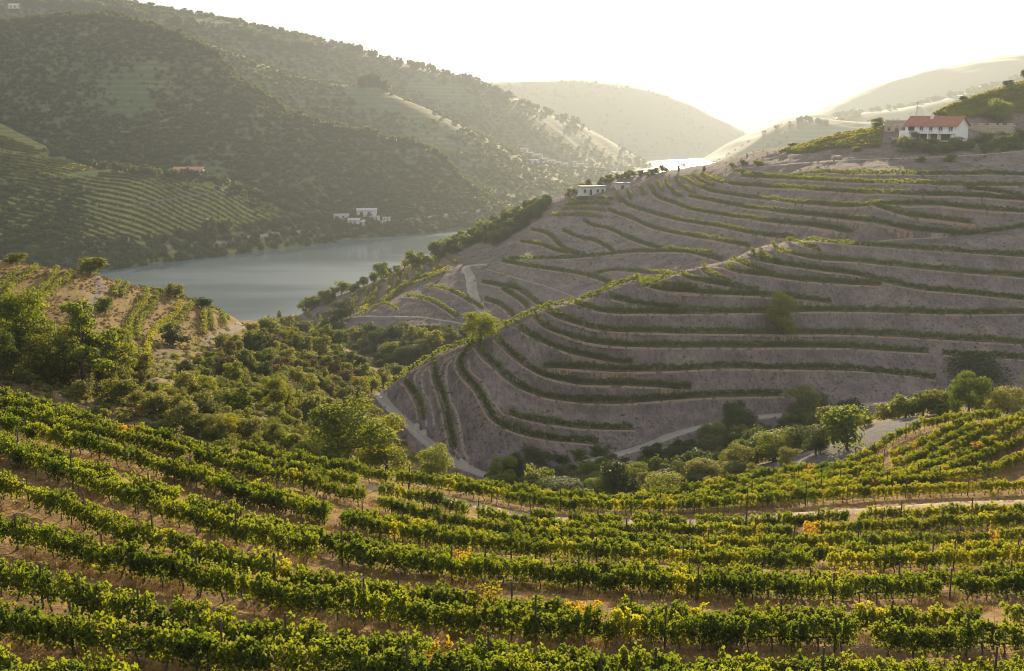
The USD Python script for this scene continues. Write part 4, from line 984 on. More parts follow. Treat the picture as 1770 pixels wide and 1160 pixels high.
V, Rg, Hh, Sp = valley, ridge, hill, spur
for a in [
    # left group above the vineyard
    (150, 668, 150, 138, 'pine', 'green_leaves', 'tall feathery green pine rising above the left end of the vine rows', 'tree', V, 1),
    (92, 660, 105, 95, 'plume', 'scrub_leaves', 'dull brownish-green tree just left of the tall feathery pine', 'tree', V, 2),
    (36, 640, 110, 125, 'plume', 'green_leaves', 'broad green tree at the left edge under the straw-coloured spur', 'tree', V, 3),
    (45, 575, 90, 55, 'shrub', 'bright_leaves', 'bright yellow-green bush against the straw slope at the left edge', 'shrub', V, 4),
    (205, 668, 80, 100, 'pine', 'green_leaves', 'smaller feathery pine on the right side of the tall pine', 'tree', V, 5),
    (6, 668, 60, 100, 'round', 'oak_leaves', 'dark tree cut off by the left edge of the photo', 'tree', V, 2),
    (240, 655, 70, 62, 'shrub', 'olive_leaves', 'grey-green bush beside the small feathery pine', 'shrub', V, 6),
    # the big pair in the middle
    (602, 822, 165, 128, 'plume', 'bright_leaves', 'big airy yellow-green tree, left of the pair behind the middle vine rows', 'tree', V, 1),
    (666, 828, 108, 108, 'plume', 'bright_leaves', 'denser yellow-green tree, right of the pair behind the middle vine rows', 'tree', V, 4),
    (538, 812, 70, 55, 'shrub', 'bright_leaves', 'low yellow-green bush at the left foot of the big airy tree', 'shrub', V, 2),
    (748, 832, 68, 66, 'round', 'green_leaves', 'dark round tree just right of the yellow-green pair, before the road bend', 'tree', V, 3),
    (395, 792, 66, 44, 'shrub', 'bright_leaves', 'rounded bright green bush standing alone above the top vine row', 'shrub', V, 5),
    (830, 596, 62, 62, 'round', 'green_leaves', 'round green oak standing on the crest of the near terraced ridge', 'tree', Rg, 5),
    (1353, 575, 64, 72, 'round', 'bright_leaves', 'lone tree on the dark terraces with only its top sunlit', 'tree', Rg, 6),
    # the valley wood on the right
    (1460, 778, 96, 84, 'shrub', 'green_leaves', 'round tree with a sunlit yellow top before the dark terraces', 'tree', V, 2),
    (1465, 712, 88, 52, 'round', 'oak_leaves', 'very dark tree behind the yellow-topped round tree', 'tree', V, 4),
    (1385, 740, 76, 66, 'plume', 'olive_leaves', 'blue-grey willow left of the very dark tree', 'tree', V, 3),
    (1688, 695, 148, 84, 'round', 'oak_leaves', 'biggest dark oak, at the right end of the valley wood', 'tree', V, 1),
    (1672, 722, 76, 78, 'plume', 'green_leaves', 'leafy green tree in front of the biggest dark oak', 'tree', V, 2),
    (1738, 724, 72, 62, 'plume', 'olive_leaves', 'pale grey-green tree at the right edge before the dark oak', 'tree', V, 5),
    (1785, 700, 60, 80, 'round', 'oak_leaves', 'dark tree cut off by the right edge of the photo', 'tree', V, 3),
    (1620, 718, 66, 50, 'shrub', 'green_leaves', 'green bush left of the leafy tree under the biggest oak', 'shrub', V, 3),
    (1562, 724, 78, 42, 'shrub', 'green_leaves', 'wide low green bush along the top of the grey bank', 'shrub', V, 7),
    (1530, 728, 60, 36, 'shrub', 'scrub_leaves', 'olive bush at the crown of the grey bank', 'shrub', V, 8),
    (1342, 800, 100, 60, 'round', 'green_leaves', 'broad bright green tree in the middle of the right valley wood', 'tree', V, 6),
    (1408, 790, 60, 52, 'round', 'oak_leaves', 'dark tree between the broad green tree and the yellow-topped one', 'tree', V, 7),
    (1362, 820, 46, 44, 'plume', 'olive_leaves', 'pale olive tree at the foot of the grey bank', 'tree', V, 6),
    (1306, 836, 42, 40, 'shrub', 'olive_leaves', 'small pale olive bush just above the sunlit vines', 'shrub', V, 9),
    (1146, 870, 90, 64, 'round', 'bright_leaves', 'round golden-green tree touching the vine edge at the valley bottom', 'tree', V, 7),
    (1214, 846, 66, 56, 'round', 'olive_leaves', 'grey-green tree right of the round golden one', 'tree', V, 8),
    (1228, 852, 40, 26, 'shrub', 'bright_leaves', 'small light bush at the foot of the grey-green tree', 'shrub', V, 10),
    (1094, 852, 60, 60, 'round', 'green_leaves', 'mid green tree left of the round golden one', 'tree', V, 8),
    (1034, 866, 54, 46, 'round', 'green_leaves', 'round green tree with a lit rim behind the lowest dip of the vines', 'tree', V, 9),
    (966, 868, 84, 50, 'round', 'oak_leaves', 'wide dark oak behind the lowest dip of the vines', 'tree', V, 5),
    (872, 846, 64, 60, 'plume', 'bright_leaves', 'light green tree in front of the dark ridge foot', 'tree', V, 7),
    (905, 862, 50, 36, 'shrub', 'olive_leaves', 'pale feathery bush under the light green tree', 'shrub', V, 11),
    (936, 870, 44, 30, 'shrub', 'bright_leaves', 'yellowish bush between the pale feathery one and the dark oak', 'shrub', V, 12),
    (1022, 872, 30, 24, 'shrub', 'olive_leaves', 'pale twiggy bush at the foot of the lit-rim tree', 'shrub', V, 13),
    (832, 858, 56, 30, 'shrub', 'bright_leaves', 'low yellow bush just above the vines left of the light green tree', 'shrub', V, 14),
    (776, 842, 52, 26, 'shrub', 'bright_leaves', 'low golden bush beside the dark round tree', 'shrub', V, 15),
    (1176, 818, 70, 54, 'round', 'oak_leaves', 'dark tree beside the road at the foot of the near ridge', 'tree', V, 8),
    (1232, 790, 60, 56, 'plume', 'olive_leaves', 'dim grey tree beside the valley road', 'tree', V, 9),
    (1276, 776, 72, 72, 'round', 'oak_leaves', 'dark round tree hiding the valley road', 'tree', V, 9),
    (1280, 822, 60, 52, 'round', 'olive_leaves', 'dull green tree in the shadow above the sunlit vine edge', 'tree', V, 10),
    (1130, 812, 56, 46, 'shrub', 'oak_leaves', 'dark bush below the end of the valley road', 'shrub', V, 16),
    # the left spur
    (182, 543, 42, 34, 'shrub', 'green_leaves', 'round green bush beside the winding path on the straw spur', 'shrub', Sp, 3),
    (301, 602, 50, 42, 'shrub', 'oak_leaves', 'dark round bush between vine pairs on the straw spur', 'shrub', Sp, 4),
    (157, 474, 56, 34, 'shrub', 'scrub_leaves', 'olive-brown bush on the crest beside the path top', 'shrub', Sp, 5),
    (30, 456, 42, 22, 'shrub', 'scrub_leaves', 'dull round bush on the crest near the left edge', 'shrub', Sp, 6),
    (302, 516, 42, 26, 'shrub', 'scrub_leaves', 'brown-green bush on the crest against the river', 'shrub', Sp, 7),
    (350, 534, 40, 22, 'shrub', 'oak_leaves', 'dark bush on the crest nearest the tip of the straw spur', 'shrub', Sp, 8),
    # by the river beach
    (483, 550, 9, 26, 'cypress', 'oak_leaves', 'slim dark cypress standing alone by the river beach', 'tree', Hh, 1),
    (1173, 297, 4, 11, 'cypress', 'oak_leaves', 'slim cypress on the skyline, left of two below the bright river', 'tree', Hh, 2),
    (1217, 296, 5, 9, 'cypress', 'oak_leaves', 'shorter slim cypress on the skyline, right of two below the bright river', 'tree', Hh, 3),
    # around the house
    (1515, 223, 27, 19, 'round', 'oak_leaves', 'round dark tree on the skyline left of the stone ruin', 'tree', Hh, 6),
    (1451, 236, 13, 8, 'shrub', 'oak_leaves', 'small dark bush on the skyline halfway along the bright field', 'shrub', Hh, 7),
    (1372, 255, 20, 9, 'shrub', 'oak_leaves', 'low dark bush at the left end of the bright field', 'shrub', Hh, 8),
    (1284, 287, 18, 12, 'shrub', 'oak_leaves', 'dark bush on the skyline just right of the bright river', 'shrub', Hh, 9),
    (1266, 290, 14, 9, 'shrub', 'scrub_leaves', 'small bush on the skyline touching the bright river', 'shrub', Hh, 10),
    (1310, 286, 26, 12, 'shrub', 'scrub_leaves', 'dry-looking bush left of the house road bend', 'shrub', Hh, 11),
    (1742, 150, 22, 12, 'shrub', 'oak_leaves', 'dark bush on the skyline above the sloping vineyard', 'shrub', Hh, 12),
    (1666, 174, 20, 9, 'shrub', 'oak_leaves', 'dark bush on the skyline over the house roof', 'shrub', Hh, 13),
    (1772, 138, 16, 20, 'round', 'oak_leaves', 'dark tree on the skyline at the right edge', 'tree', Hh, 8),
    (1728, 212, 58, 38, 'round', 'green_leaves', 'spreading green tree right of the white house before the vineyard', 'tree', Hh, 9),
    (1580, 244, 22, 18, 'shrub', 'olive_leaves', 'grey bush at the left foot of the white house', 'shrub', Hh, 14),
    (1616, 254, 30, 15, 'shrub', 'olive_leaves', 'grey-green bush before the middle of the white house', 'shrub', Hh, 1),
    (1655, 256, 36, 20, 'shrub', 'green_leaves', 'green bush before the right gable of the white house', 'shrub', Hh, 2),
    (1605, 262, 30, 16, 'shrub', 'olive_leaves', 'low olive bush on the bank below the house', 'shrub', Hh, 3),
    (1640, 262, 30, 14, 'shrub', 'olive_leaves', 'second low olive bush on the bank below the house', 'shrub', Hh, 4),
    (1548, 252, 20, 12, 'shrub', 'olive_leaves', 'small bush under the flat white annex', 'shrub', Hh, 5),
    (1703, 247, 40, 20, 'shrub', 'green_leaves', 'bright green bush right of the house forecourt', 'shrub', Hh, 6),
    (1745, 256, 46, 24, 'shrub', 'green_leaves', 'large green bush above the house road at the right', 'shrub', Hh, 7),
    (1775, 244, 40, 22, 'shrub', 'green_leaves', 'green bush at the right edge above the house road', 'shrub', Hh, 8),
    (1644, 281, 24, 14, 'shrub', 'olive_leaves', 'olive bush just below the house road, the larger of two', 'shrub', Hh, 9),
    (1592, 280, 18, 10, 'shrub', 'olive_leaves', 'olive bush just below the house road, the smaller of two', 'shrub', Hh, 10),
    (1480, 262, 20, 9, 'shrub', 'scrub_leaves', 'dull bush under the bright field near the annex', 'shrub', Hh, 11),
    # round the white hut
    (1016, 318, 15, 15, 'round', 'oak_leaves', 'round tree right behind the white hut on the skyline', 'tree', Hh, 10),
    (985, 336, 18, 12, 'shrub', 'bright_leaves', 'yellow-green bush left of the white hut', 'shrub', Hh, 12),
    (926, 362, 34, 20, 'shrub', 'rust_leaves', 'rusty red-brown bush on the river crest left of the hut', 'shrub', Hh, 13),
]:
    plant(*a[:5], a[5], a[6], a[7], None, a[8], a[9])


def in_poly(r, poly, n):
    from shapely.geometry import Polygon, Point
    P = Polygon(poly)
    x0, y0, x1, y1 = P.bounds
    out = []
    while len(out) < n:
        p = (r.uniform(x0, x1), r.uniform(y0, y1))
        if P.contains(Point(p)):
            out.append(p)
    return out


TONE = {'scrub_leaves': 'dull brownish', 'olive_leaves': 'grey-green', 'green_leaves': 'fresh green', 'bright_leaves': 'yellow-green', 'oak_leaves': 'dark', 'rust_leaves': 'rusty brown'}


BUSHES = []
# tracks and water that the photograph shows between the bushes
KEEP_CLEAR = [[(424, 560), (414, 567), (380, 582), (345, 601), (317, 622), (290, 638)], [(1088, 782), (1130, 764), (1195, 742)], [(1304, 724), (1350, 716)], [(1500, 700), (1560, 694)], [(770, 790), (800, 807), (830, 820)], [(655, 684), (700, 729), (725, 752)], [(632, 548), (721, 548), (800, 559)]]


def covers(px, py, w, line):
    x = np.linspace(px - w * 0.45, px + w * 0.45, 5)
    lx, ly = np.array(line, float).T
    y = np.interp(x, lx, ly, left=-999, right=-999)
    return bool(np.any((y > py - w * 0.85) & (y < py + 4)))




def thicket(poly, n, sheet, mats, place, group, size, seed, kinds=('shrub',), gap=0.55):
    r = np.random.default_rng(seed)
    taken = []
    for px, py in in_poly(r, poly, n * 3):
        if len(taken) >= n:
            break
        w = r.uniform(*size) * (0.8 + 0.5 * r.random())
        if any(math.hypot(px - a, (py - b) * 1.6) < gap * 0.5 * (w + c) for a, b, c in taken):
            continue
        if any(covers(px, py, w, line) for line in KEEP_CLEAR):
            continue
        taken.append((px, py, w))
        mat = mats[int(r.integers(0, len(mats)))]
        k = kinds[int(r.integers(0, len(kinds)))]
        big = 'larger' if w > 1.12 * sum(size) / 2 else 'small' if w < 0.85 * sum(size) / 2 else 'middling'
        BUSHES.append((w, px, py, w * r.uniform(0.6, 0.95), k, mat, f'{big} {TONE[mat]} {"bush" if k == "shrub" else "tree"}', place, group, sheet, int(r.integers(1, 7))))


thicket([(320, 655), (365, 612), (440, 580), (520, 572), (565, 590), (618, 630), (640, 660), (600, 690), (480, 690), (330, 700)], 135, V, ['scrub_leaves', 'green_leaves', 'scrub_leaves', 'oak_leaves', 'scrub_leaves', 'rust_leaves'],
        'on the scrubby knoll below the straw spur', 'scrubby knoll', (26, 46), 1, gap=0.38)
thicket([(230, 690), (330, 690), (480, 690), (600, 690), (650, 700), (700, 760), (560, 800), (400, 770), (300, 750)], 125, V, ['olive_leaves', 'green_leaves', 'olive_leaves', 'scrub_leaves', 'bright_leaves', 'olive_leaves'],
        'in the gully above the left vine rows', 'left gully', (28, 66), 2, gap=0.40, kinds=('shrub', 'shrub', 'shrub', 'plume'))
thicket([(-20, 560), (120, 580), (250, 640), (280, 690), (180, 700), (60, 664), (-20, 664)], 42, V, ['scrub_leaves', 'green_leaves', 'olive_leaves', 'rust_leaves', 'scrub_leaves'], 'among the pines at the left edge', 'left pines', (30, 60), 3)
thicket([(640, 655), (690, 640), (700, 660), (662, 672), (655, 700), (640, 720), (610, 690)], 12, V, ['scrub_leaves', 'bright_leaves', 'green_leaves'], 'by the road bend of the near ridge', 'road bend', (24, 40), 4)
thicket([(565, 560), (620, 553), (700, 553), (800, 566), (815, 584), (760, 606), (700, 636), (650, 652), (600, 610), (560, 590)], 95, Hh, ['oak_leaves', 'oak_leaves', 'green_leaves', 'scrub_leaves'], 'in the dark wood behind the near ridge', 'dark wood', (24, 46), 5, kinds=('shrub', 'shrub', 'round'), gap=0.45)
thicket([(780, 830), (900, 822), (1000, 812), (1080, 800), (1180, 770), (1290, 745), (1400, 730), (1520, 722), (1660, 715), (1770, 712), (1770, 716), (1600, 721), (1460, 752), (1350, 802), (1250, 843), (1100, 868), (960, 872), (860, 862)], 175, V,
        ['oak_leaves', 'green_leaves', 'green_leaves', 'olive_leaves', 'oak_leaves'], 'in the shaded wood below the terraces', 'valley wood', (34, 70), 6, kinds=('shrub', 'shrub', 'round'), gap=0.36)
thicket([(520, 532), (580, 506), (640, 484), (700, 462), (760, 436), (830, 398), (880, 372), (930, 352), (960, 352), (900, 392), (850, 415), (810, 425), (760, 450), (700, 470), (640, 495), (580, 520), (530, 540)], 85, Hh,
        ['oak_leaves', 'green_leaves', 'green_leaves', 'scrub_leaves'], 'on the river crest of the terraced spur', 'river crest', (16, 30), 7, gap=0.4)
thicket([(820, 420), (900, 385), (940, 362), (935, 375), (880, 410), (840, 432)], 26, Hh, ['green_leaves', 'oak_leaves', 'green_leaves'], 'below the crest left of the white hut', 'hut slope', (16, 28), 8, gap=0.4)
thicket([(960, 345), (1000, 328), (1060, 305), (1130, 296), (1150, 296), (1130, 304), (1060, 314), (1000, 336)], 26, Hh, ['green_leaves', 'oak_leaves', 'scrub_leaves'], 'along the skyline beside the white hut', 'hut skyline', (9, 17), 9, gap=0.5)
thicket([(1545, 254), (1690, 256), (1720, 240), (1770, 240), (1770, 262), (1690, 266), (1560, 268)], 24, Hh, ['olive_leaves', 'green_leaves', 'scrub_leaves'], 'on the bank between the house and its road', 'house bank', (16, 30), 10, gap=0.5)

BUSHES.sort(key=lambda q: -q[0])
rank, seen = {}, {}
for q in sorted(BUSHES[:300], key=lambda q: q[1]):
    seen[q[6], q[7]] = rank[id(q)] = seen.get((q[6], q[7]), 0) + 1
for q in BUSHES[:300]:
    w, px, py, h, k, mat, look, place_, group, sheet, sd = q
    plant(px, py, w, h, k, mat, f'{ordinal(rank[id(q)])} {look} from the left, {place_}', 'shrub' if k == 'shrub' else 'tree', f'bushes of the {group}', sheet, sd, name='scrub_bush' if k == 'shrub' else 'scrub_tree')
small, kinds_ = [], {}
for w, px, py, h, k, mat, look, place_, group, sheet, sd in BUSHES[300:]:
    c = sheet.hit([px], [py])[0]
    key = tree_class(k, mat, sd % 3)
    m = c[1] * 1.03 / F
    small.append((kinds_.setdefault(key, len(kinds_)), c[0], c[1], float(sheet.z(c[0], c[1])) - 0.1, (px * 7.77) % 6.28, (w * m * 1.05, w * m * 1.05, h * m * 1.04)))
instancer('small_bushes', list(kinds_), small, 'smaller bushes filling the river crest, the dark wood and the gaps of the thickets', 'shrubs')

# ------------------------------------------------------------------ the woods and scrub of the far hills: masses nobody could count
def make_far(name, seed, mat, n=70):
    r = np.random.default_rng(seed)
    c = class_prim(name)
    lobes = [(0, 0, 0.5, 0.4, 0.45)] + [(0.3 * math.cos(a), 0.3 * math.sin(a), r.uniform(0.3, 0.7), 0.25, 0.25) for a in r.uniform(0, 6.28, 4)]
    usdkit.mesh(stage, f'{c.GetPath()}/crown', crown_pieces(lobes, n, 0.30, r, 0.1), MAT[mat])
    return c.GetPath()


FAR = [make_far(f'far_crown_{i}', 20 + i, 'far_leaves') for i in range(4)]


def woodland(sheet, n, lo, hi, label, seed, thick, extra=(), u=None, tall=(0.6, 1.0)):
    r = np.random.default_rng(seed)
    U = r.uniform(*(u or (max(sheet.u0, -0.50), min(sheet.u1, 0.50))), n)
    L = r.uniform(sheet.l0, sheet.l1, n)
    y = np.exp(L)
    x = U * y
    dens = meshkit.fbm(np.stack([x / 90, y / 90, 0 * x], -1), 4, seed)
    z = sheet.z(x, y)
    ok = (dens + r.normal(0, 0.06, n) > 1 - thick) & (z > 0.8)
    s = r.uniform(lo, hi, n) * r.uniform(0.8, 1.3, n)
    items = [(int(r.integers(0, 4)), x[i], y[i], z[i] - 0.2, r.uniform(0, 6.28), (s[i], s[i], s[i] * r.uniform(*tall))) for i in np.nonzero(ok)[0]]
    for px, py, sz in extra:
        w = sheet.hit([px], [py])[0]
        items.append((int(r.integers(0, 4)), w[0], w[1], float(sheet.z(w[0], w[1])) - 0.5, 0.0, (sz * 0.7, sz * 0.7, sz)))
    instancer('far_woodland', FAR, items, label, 'woodland')


er = np.random.default_rng(4)
h3_top = [(x, np.interp(x, [p[0] for p in H3_crest], [p[1] for p in H3_crest]) + er.uniform(0, 2), er.uniform(6, 15)) for x in np.concatenate([er.uniform(0, 240, 70), er.uniform(240, 1000, 130)])]
h1_top = [(x, np.interp(x, [p[0] for p in H1_crest], [p[1] for p in H1_crest]) + er.uniform(0, 5), er.uniform(4, 9)) for x in er.uniform(0, 860, 260)]
woodland(H1, 42000, 2.0, 4.8, 'dense scrub and small trees covering the dark mountainside across the river', 1, 0.74, h1_top)
woodland(H2, 16000, 2.4, 5.5, 'patchy scrub on the second mountainside with pines on its top', 2, 0.62, [(x, 146 + abs(x - 645) * 0.12, er.uniform(11, 19)) for x in er.uniform(622, 672, 16)])
woodland(H3, 16000, 3.0, 7.0, 'hazy scrub and skyline trees of the back mountain ridge', 3, 0.62, h3_top + [(205, 26, 26)])
woodland(far_vineyard, 12000, 1.8, 4.6, 'bushes and hedges on the lower vineyard hill across the river', 4, 0.43, [(x, np.interp(x, [p[0] for p in F_crest], [p[1] for p in F_crest]) + er.uniform(0, 6), er.uniform(4, 8)) for x in er.uniform(85, 540, 150)]
         + [(x, np.interp(x, [0, 500], [462, 392]) + er.uniform(-12, 36), er.uniform(2.5, 7)) for x in er.uniform(0, 590, 620)] + [(362, 405, 13), (392, 410, 14), (385, 404, 12)])
woodland(I, 6000, 3, 6, 'very hazy scrub on the mountain at the river bend', 5, 0.5)
woodland(Lh, 2500, 3, 6, 'hazy pines crowning the low knoll left of the house hill', 6, 0.5, [(x, np.interp(x, [1375, 1390, 1432], [212, 207, 217]) + 1, er.uniform(6, 11)) for x in er.uniform(1378, 1430, 22)])
woodland(K2, 2500, 7, 13, 'hazy scrub on the middle mountain at the right', 7, 0.5)

# ------------------------------------------------------------------ low growth on the slopes
def make_clump(name, seed, mat, n=44):
    r = np.random.default_rng(seed)
    c = class_prim(name)
    usdkit.mesh(stage, f'{c.GetPath()}/clump', crown_pieces([(0, 0, 0.25, 0.5, 0.4)], n, 0.27, r, 0.3), MAT[mat])
    return c.GetPath()


def low_growth(name, sheet, n, ulim, ylim, sizes, mats, label, seed, thick=0.5, scale=12.0, hmul=(0.5, 1.0)):
    r = np.random.default_rng(seed)
    kinds = [make_clump(f'{name}_{m}_{i}', seed + i, m) for m in mats for i in range(2)]
    U = r.uniform(*ulim, n)
    y = np.exp(r.uniform(math.log(ylim[0]), math.log(ylim[1]), n))
    x = U * y
    d = meshkit.fbm(np.stack([x / scale, y / scale, 0 * x], -1), 3, seed)
    ok = np.nonzero((d + r.normal(0, 0.1, n) > 1 - thick) & ~((name == 'undergrowth') & (U > 0.21) & (y < 182)))[0]
    z = sheet.z(x, y)
    s = r.uniform(*sizes, n) * r.uniform(0.6, 1.3, n)
    instancer(name, kinds, [(int(r.integers(0, len(kinds))), x[i], y[i], z[i] - 0.05, r.uniform(0, 6.28), (s[i], s[i], s[i] * r.uniform(*hmul))) for i in ok], label, 'scrub')


low_growth('dry_scrub', ridge, 14000, (-0.14, 0.52), (190, 330), (0.2, 0.5), ['scrub_leaves', 'straw', 'olive_leaves'], 'dry tufts and low scrub dotted over the banks of the near terraced ridge', 301, 0.52)
low_growth('dry_scrub', hill, 8000, (-0.2, 0.52), (320, 520), (0.3, 0.8), ['scrub_leaves', 'straw', 'olive_leaves'], 'dry tufts and low scrub dotted over the banks of the far terraced hillside', 305, 0.5)
low_growth('undergrowth', valley, 16000, (-0.52, 0.5), (110, 400), (0.5, 1.3), ['scrub_leaves', 'olive_leaves', 'straw', 'green_leaves'], 'rough grass and undergrowth between the bushes of the valley', 311, 0.62)
low_growth('straw_grass', spur, 9000, (-0.5, -0.22), (190, 300), (0.25, 0.7), ['straw', 'straw', 'straw'], 'dry golden grass on the banks of the straw-coloured spur', 317, 0.5)


def field(sheet, poly, n, label, seed, pitch=5.0, size=1.6, mat='lit_field_leaves', h=1.3):
    r = np.random.default_rng(seed)
    p = np.array(in_poly(r, poly, n))
    w = sheet.hit(p[:, 0], p[:, 1])
    w[:, 1] = np.round(w[:, 1] / pitch) * pitch + r.normal(0, 0.35, n)
    z = sheet.z(w[:, 0], w[:, 1]) + r.uniform(0.2, h, n)
    tag(obj('vineyard_field', kites(np.stack([w[:, 0], w[:, 1], z], 1), (lambda q: q / np.linalg.norm(q, axis=1, keepdims=True))(r.normal(0, 0.6, (n, 3)) + [0, -0.3, 0.8]), size, r), mat), label, 'vineyard', kind='stuff')


ground('slate_soil', [(0.3, (0.075, 0.072, 0.07)), (0.5, (0.13, 0.123, 0.115)), (0.7, (0.2, 0.185, 0.165))], 0.3, 1.0, 2.0, grain=(0.3, 1, 1))
strip('slate_bank', valley, valley.line([(1335, 832), (1400, 796), (1450, 772), (1520, 745), (1600, 731), (1660, 724), (1720, 720)], 1.0), 21.0, 0.15, 'slate_soil')
field(far_vineyard, [(-30, 226), (0, 233), (74, 264), (60, 268), (0, 258), (-30, 256)], 2600, 'sunlit vineyard at the top of the lower hill, at the left edge', 1)
field(far_vineyard, [(-30, 264), (60, 272), (120, 276), (165, 292), (110, 302), (50, 306), (-30, 288)], 3400, 'ochre vineyard under the sunlit top of the lower hill', 2, mat='scrub_leaves')
field(far_vineyard, [(32, 316), (75, 310), (118, 318), (92, 327), (45, 328)], 1500, 'small bright yellow vineyard patch on the lower hill', 3)
field(far_vineyard, [(170, 298), (260, 303), (300, 308), (220, 310), (170, 305)], 1000, 'thin sunlit vineyard strip left of the orange-roofed house', 4)
field(H2, [(728, 249), (770, 256), (838, 270), (800, 273), (742, 262)], 1700, 'bright strip of vineyard on the second mountainside', 5, size=2.2)
field(H1, [(450, 150), (500, 170), (540, 195), (520, 200), (480, 185), (446, 165)], 1500, 'ochre fields along the sunlit ridge of the dark mountainside', 6, size=2.2, mat='scrub_leaves')
field(far_vineyard, [(-30, 300), (120, 306), (300, 312), (420, 334), (520, 372), (540, 390), (380, 400), (200, 420), (60, 430), (-30, 425)], 15000, 'rows of vines and hedges striping the shaded face of the lower hill', 7, pitch=6.0, size=1.6, mat='lit_field_leaves', h=1.4)
# ------------------------------------------------------------------ buildings
plain('hut_plaster', (0.40, 0.39, 0.37), 0.9, 0.2, 0.4)
plain('white_plaster', (0.66, 0.64, 0.60), 0.85, 0.06, 0.6)
plain('roof_tile', (0.34, 0.13, 0.075), 0.85, 0.22, 1.2)
plain('tile_dark', (0.27, 0.11, 0.07), 0.85, 0.2, 2.0)
plain('glass_dark', (0.03, 0.035, 0.04), 0.15, 0.1, 2.0)
plain('trim_grey', (0.42, 0.41, 0.40), 0.7, 0.08, 2.0)
plain('old_stone', (0.34, 0.28, 0.20), 0.95, 0.25, 1.5)
plain('flat_roof', (0.26, 0.25, 0.25), 0.9, 0.15, 1.0)
plain('pale_wall', (0.36, 0.34, 0.31), 0.9, 0.08, 0.5)
plain('dark_inside', (0.05, 0.045, 0.04), 0.9, 0.1, 1.0)
plain('metal_pole', (0.12, 0.11, 0.10), 0.6, 0.1, 3.0)


def site(px, py, sheet):
    w = sheet.hit([px], [py])[0]
    return w[0], w[1], float(sheet.z(w[0], w[1]))


def wall_with_holes(L, H, holes, t=0.3):
    """A wall along x from 0 to L, its outer face at y = 0, with openings (x0, x1, z0, z1)."""
    from shapely.geometry import box as sbox
    from shapely import unary_union
    p = sbox(0, 0, L, H).difference(unary_union([sbox(a, c, b, d) for a, b, c, d in holes])) if holes else sbox(0, 0, L, H)
    ms = []
    for g in getattr(p, 'geoms', [p]):
        e = trimesh.creation.extrude_polygon(g, t)
        v = np.array(e.vertices)
        ms.append((np.stack([v[:, 0], t - v[:, 2], v[:, 1]], 1), np.array(e.faces)[:, ::-1][:, ::-1]))
    return join(*ms)


# the white farmhouse
hx, hy, hz = site(1607, 243, hill)
house = thing('farmhouse', 'white two-storey farmhouse with a red tiled roof on the hilltop at the right', 'house', (hx, hy, hz - 0.3), math.radians(-45))
LEN, DEP, H1_, H2_ = 18.5, 9.6, 2.8, 5.6
x0 = -LEN / 2
ups = [(5.2, 6.6, 3.5, 5.2), (8.6, 10.0, 3.4, 5.3), (12.0, 13.6, 3.4, 5.3), (15.6, 17.2, 3.4, 5.3)]
lows = [(5.6, 8.4, 0.3, 2.5), (9.4, 12.2, 0.3, 2.5), (13.2, 16.4, 0.3, 2.5)]
porch = [(1.0, 3.4, 3.2, 5.2)]
obj('front_wall', move(wall_with_holes(LEN, H2_, ups + lows + porch), (x0, 0, 0)), 'white_plaster', house)
obj('back_wall', box(x0, -x0, DEP - 0.3, DEP, 0, H2_), 'white_plaster', house)
for s in (0, 1):
    g = np.array([[0.3, 0], [DEP - 0.3, 0], [DEP - 0.3, H2_], [DEP / 2, H2_ + 2.9], [0.3, H2_]])
    from shapely.geometry import Polygon
    e = trimesh.creation.extrude_polygon(Polygon(g), 0.3)
    v = np.array(e.vertices)
    obj('gable_wall', (np.stack([(x0 if s == 0 else -x0 - 0.3) + v[:, 2], v[:, 0], v[:, 1]], 1), np.array(e.faces)), 'white_plaster', house)
obj('floor_slab', box(x0 + 0.3, -x0 - 0.3, 0.3, DEP - 0.3, H1_ - 0.1, H1_ + 0.1), 'trim_grey', house)
obj('inner_wall', box(x0 + 0.3, -x0 - 0.3, 2.6, 2.8, 0, H2_), 'dark_inside', house)
for k, (a, b, c, d) in enumerate(ups):
    w_ = obj('window', join(box(x0 + a, x0 + a + 0.1, 0.1, 0.2, c, d), box(x0 + b - 0.1, x0 + b, 0.1, 0.2, c, d), box(x0 + a + 0.1, x0 + b - 0.1, 0.1, 0.2, d - 0.1, d), box(x0 + a + 0.1, x0 + b - 0.1, 0.1, 0.2, c, c + 0.1),
                           box(x0 + (a + b) / 2 - 0.04, x0 + (a + b) / 2 + 0.04, 0.1, 0.2, c + 0.1, d - 0.1)), 'white_plaster', house)
    obj('pane', box(x0 + a + 0.1, x0 + b - 0.1, 0.14, 0.16, c + 0.1, d - 0.1), 'glass_dark', w_)
    obj('sill', box(x0 + a - 0.15, x0 + b + 0.15, -0.12, -0.003, c - 0.12, c), 'trim_grey', w_)
for a, b, c, d in lows:
    obj('doorway', join(box(x0 + a, x0 + b, 0.6, 0.7, c, d), box(x0 + (a + b) / 2 - 0.05, x0 + (a + b) / 2 + 0.05, 0.5, 0.6, c, d)), 'dark_inside', house)
bal = obj('balcony', box(x0 + 4.4, -x0 - 0.6, -1.5, -0.003, H1_ - 0.15, H1_ + 0.05), 'white_plaster', house)
obj('railing', join(*[box(x, x + 0.05, -1.45, -1.4, H1_ + 0.05, H1_ + 0.95) for x in np.arange(x0 + 4.5, -x0 - 0.7, 0.45)], box(x0 + 4.4, -x0 - 0.6, -1.47, -1.38, H1_ + 0.95, H1_ + 1.03)), 'white_plaster', bal)
for x in (x0 + 4.5, x0 + 8.8, x0 + 12.6, -x0 - 0.9):
    obj('pillar', box(x, x + 0.3, -1.45, -1.15, 0, H1_ - 0.15), 'white_plaster', house)
obj('terrace_block', box(x0 - 1.2, x0 + 4.2, -2.2, -0.003, -0.2, H1_), 'white_plaster', house)
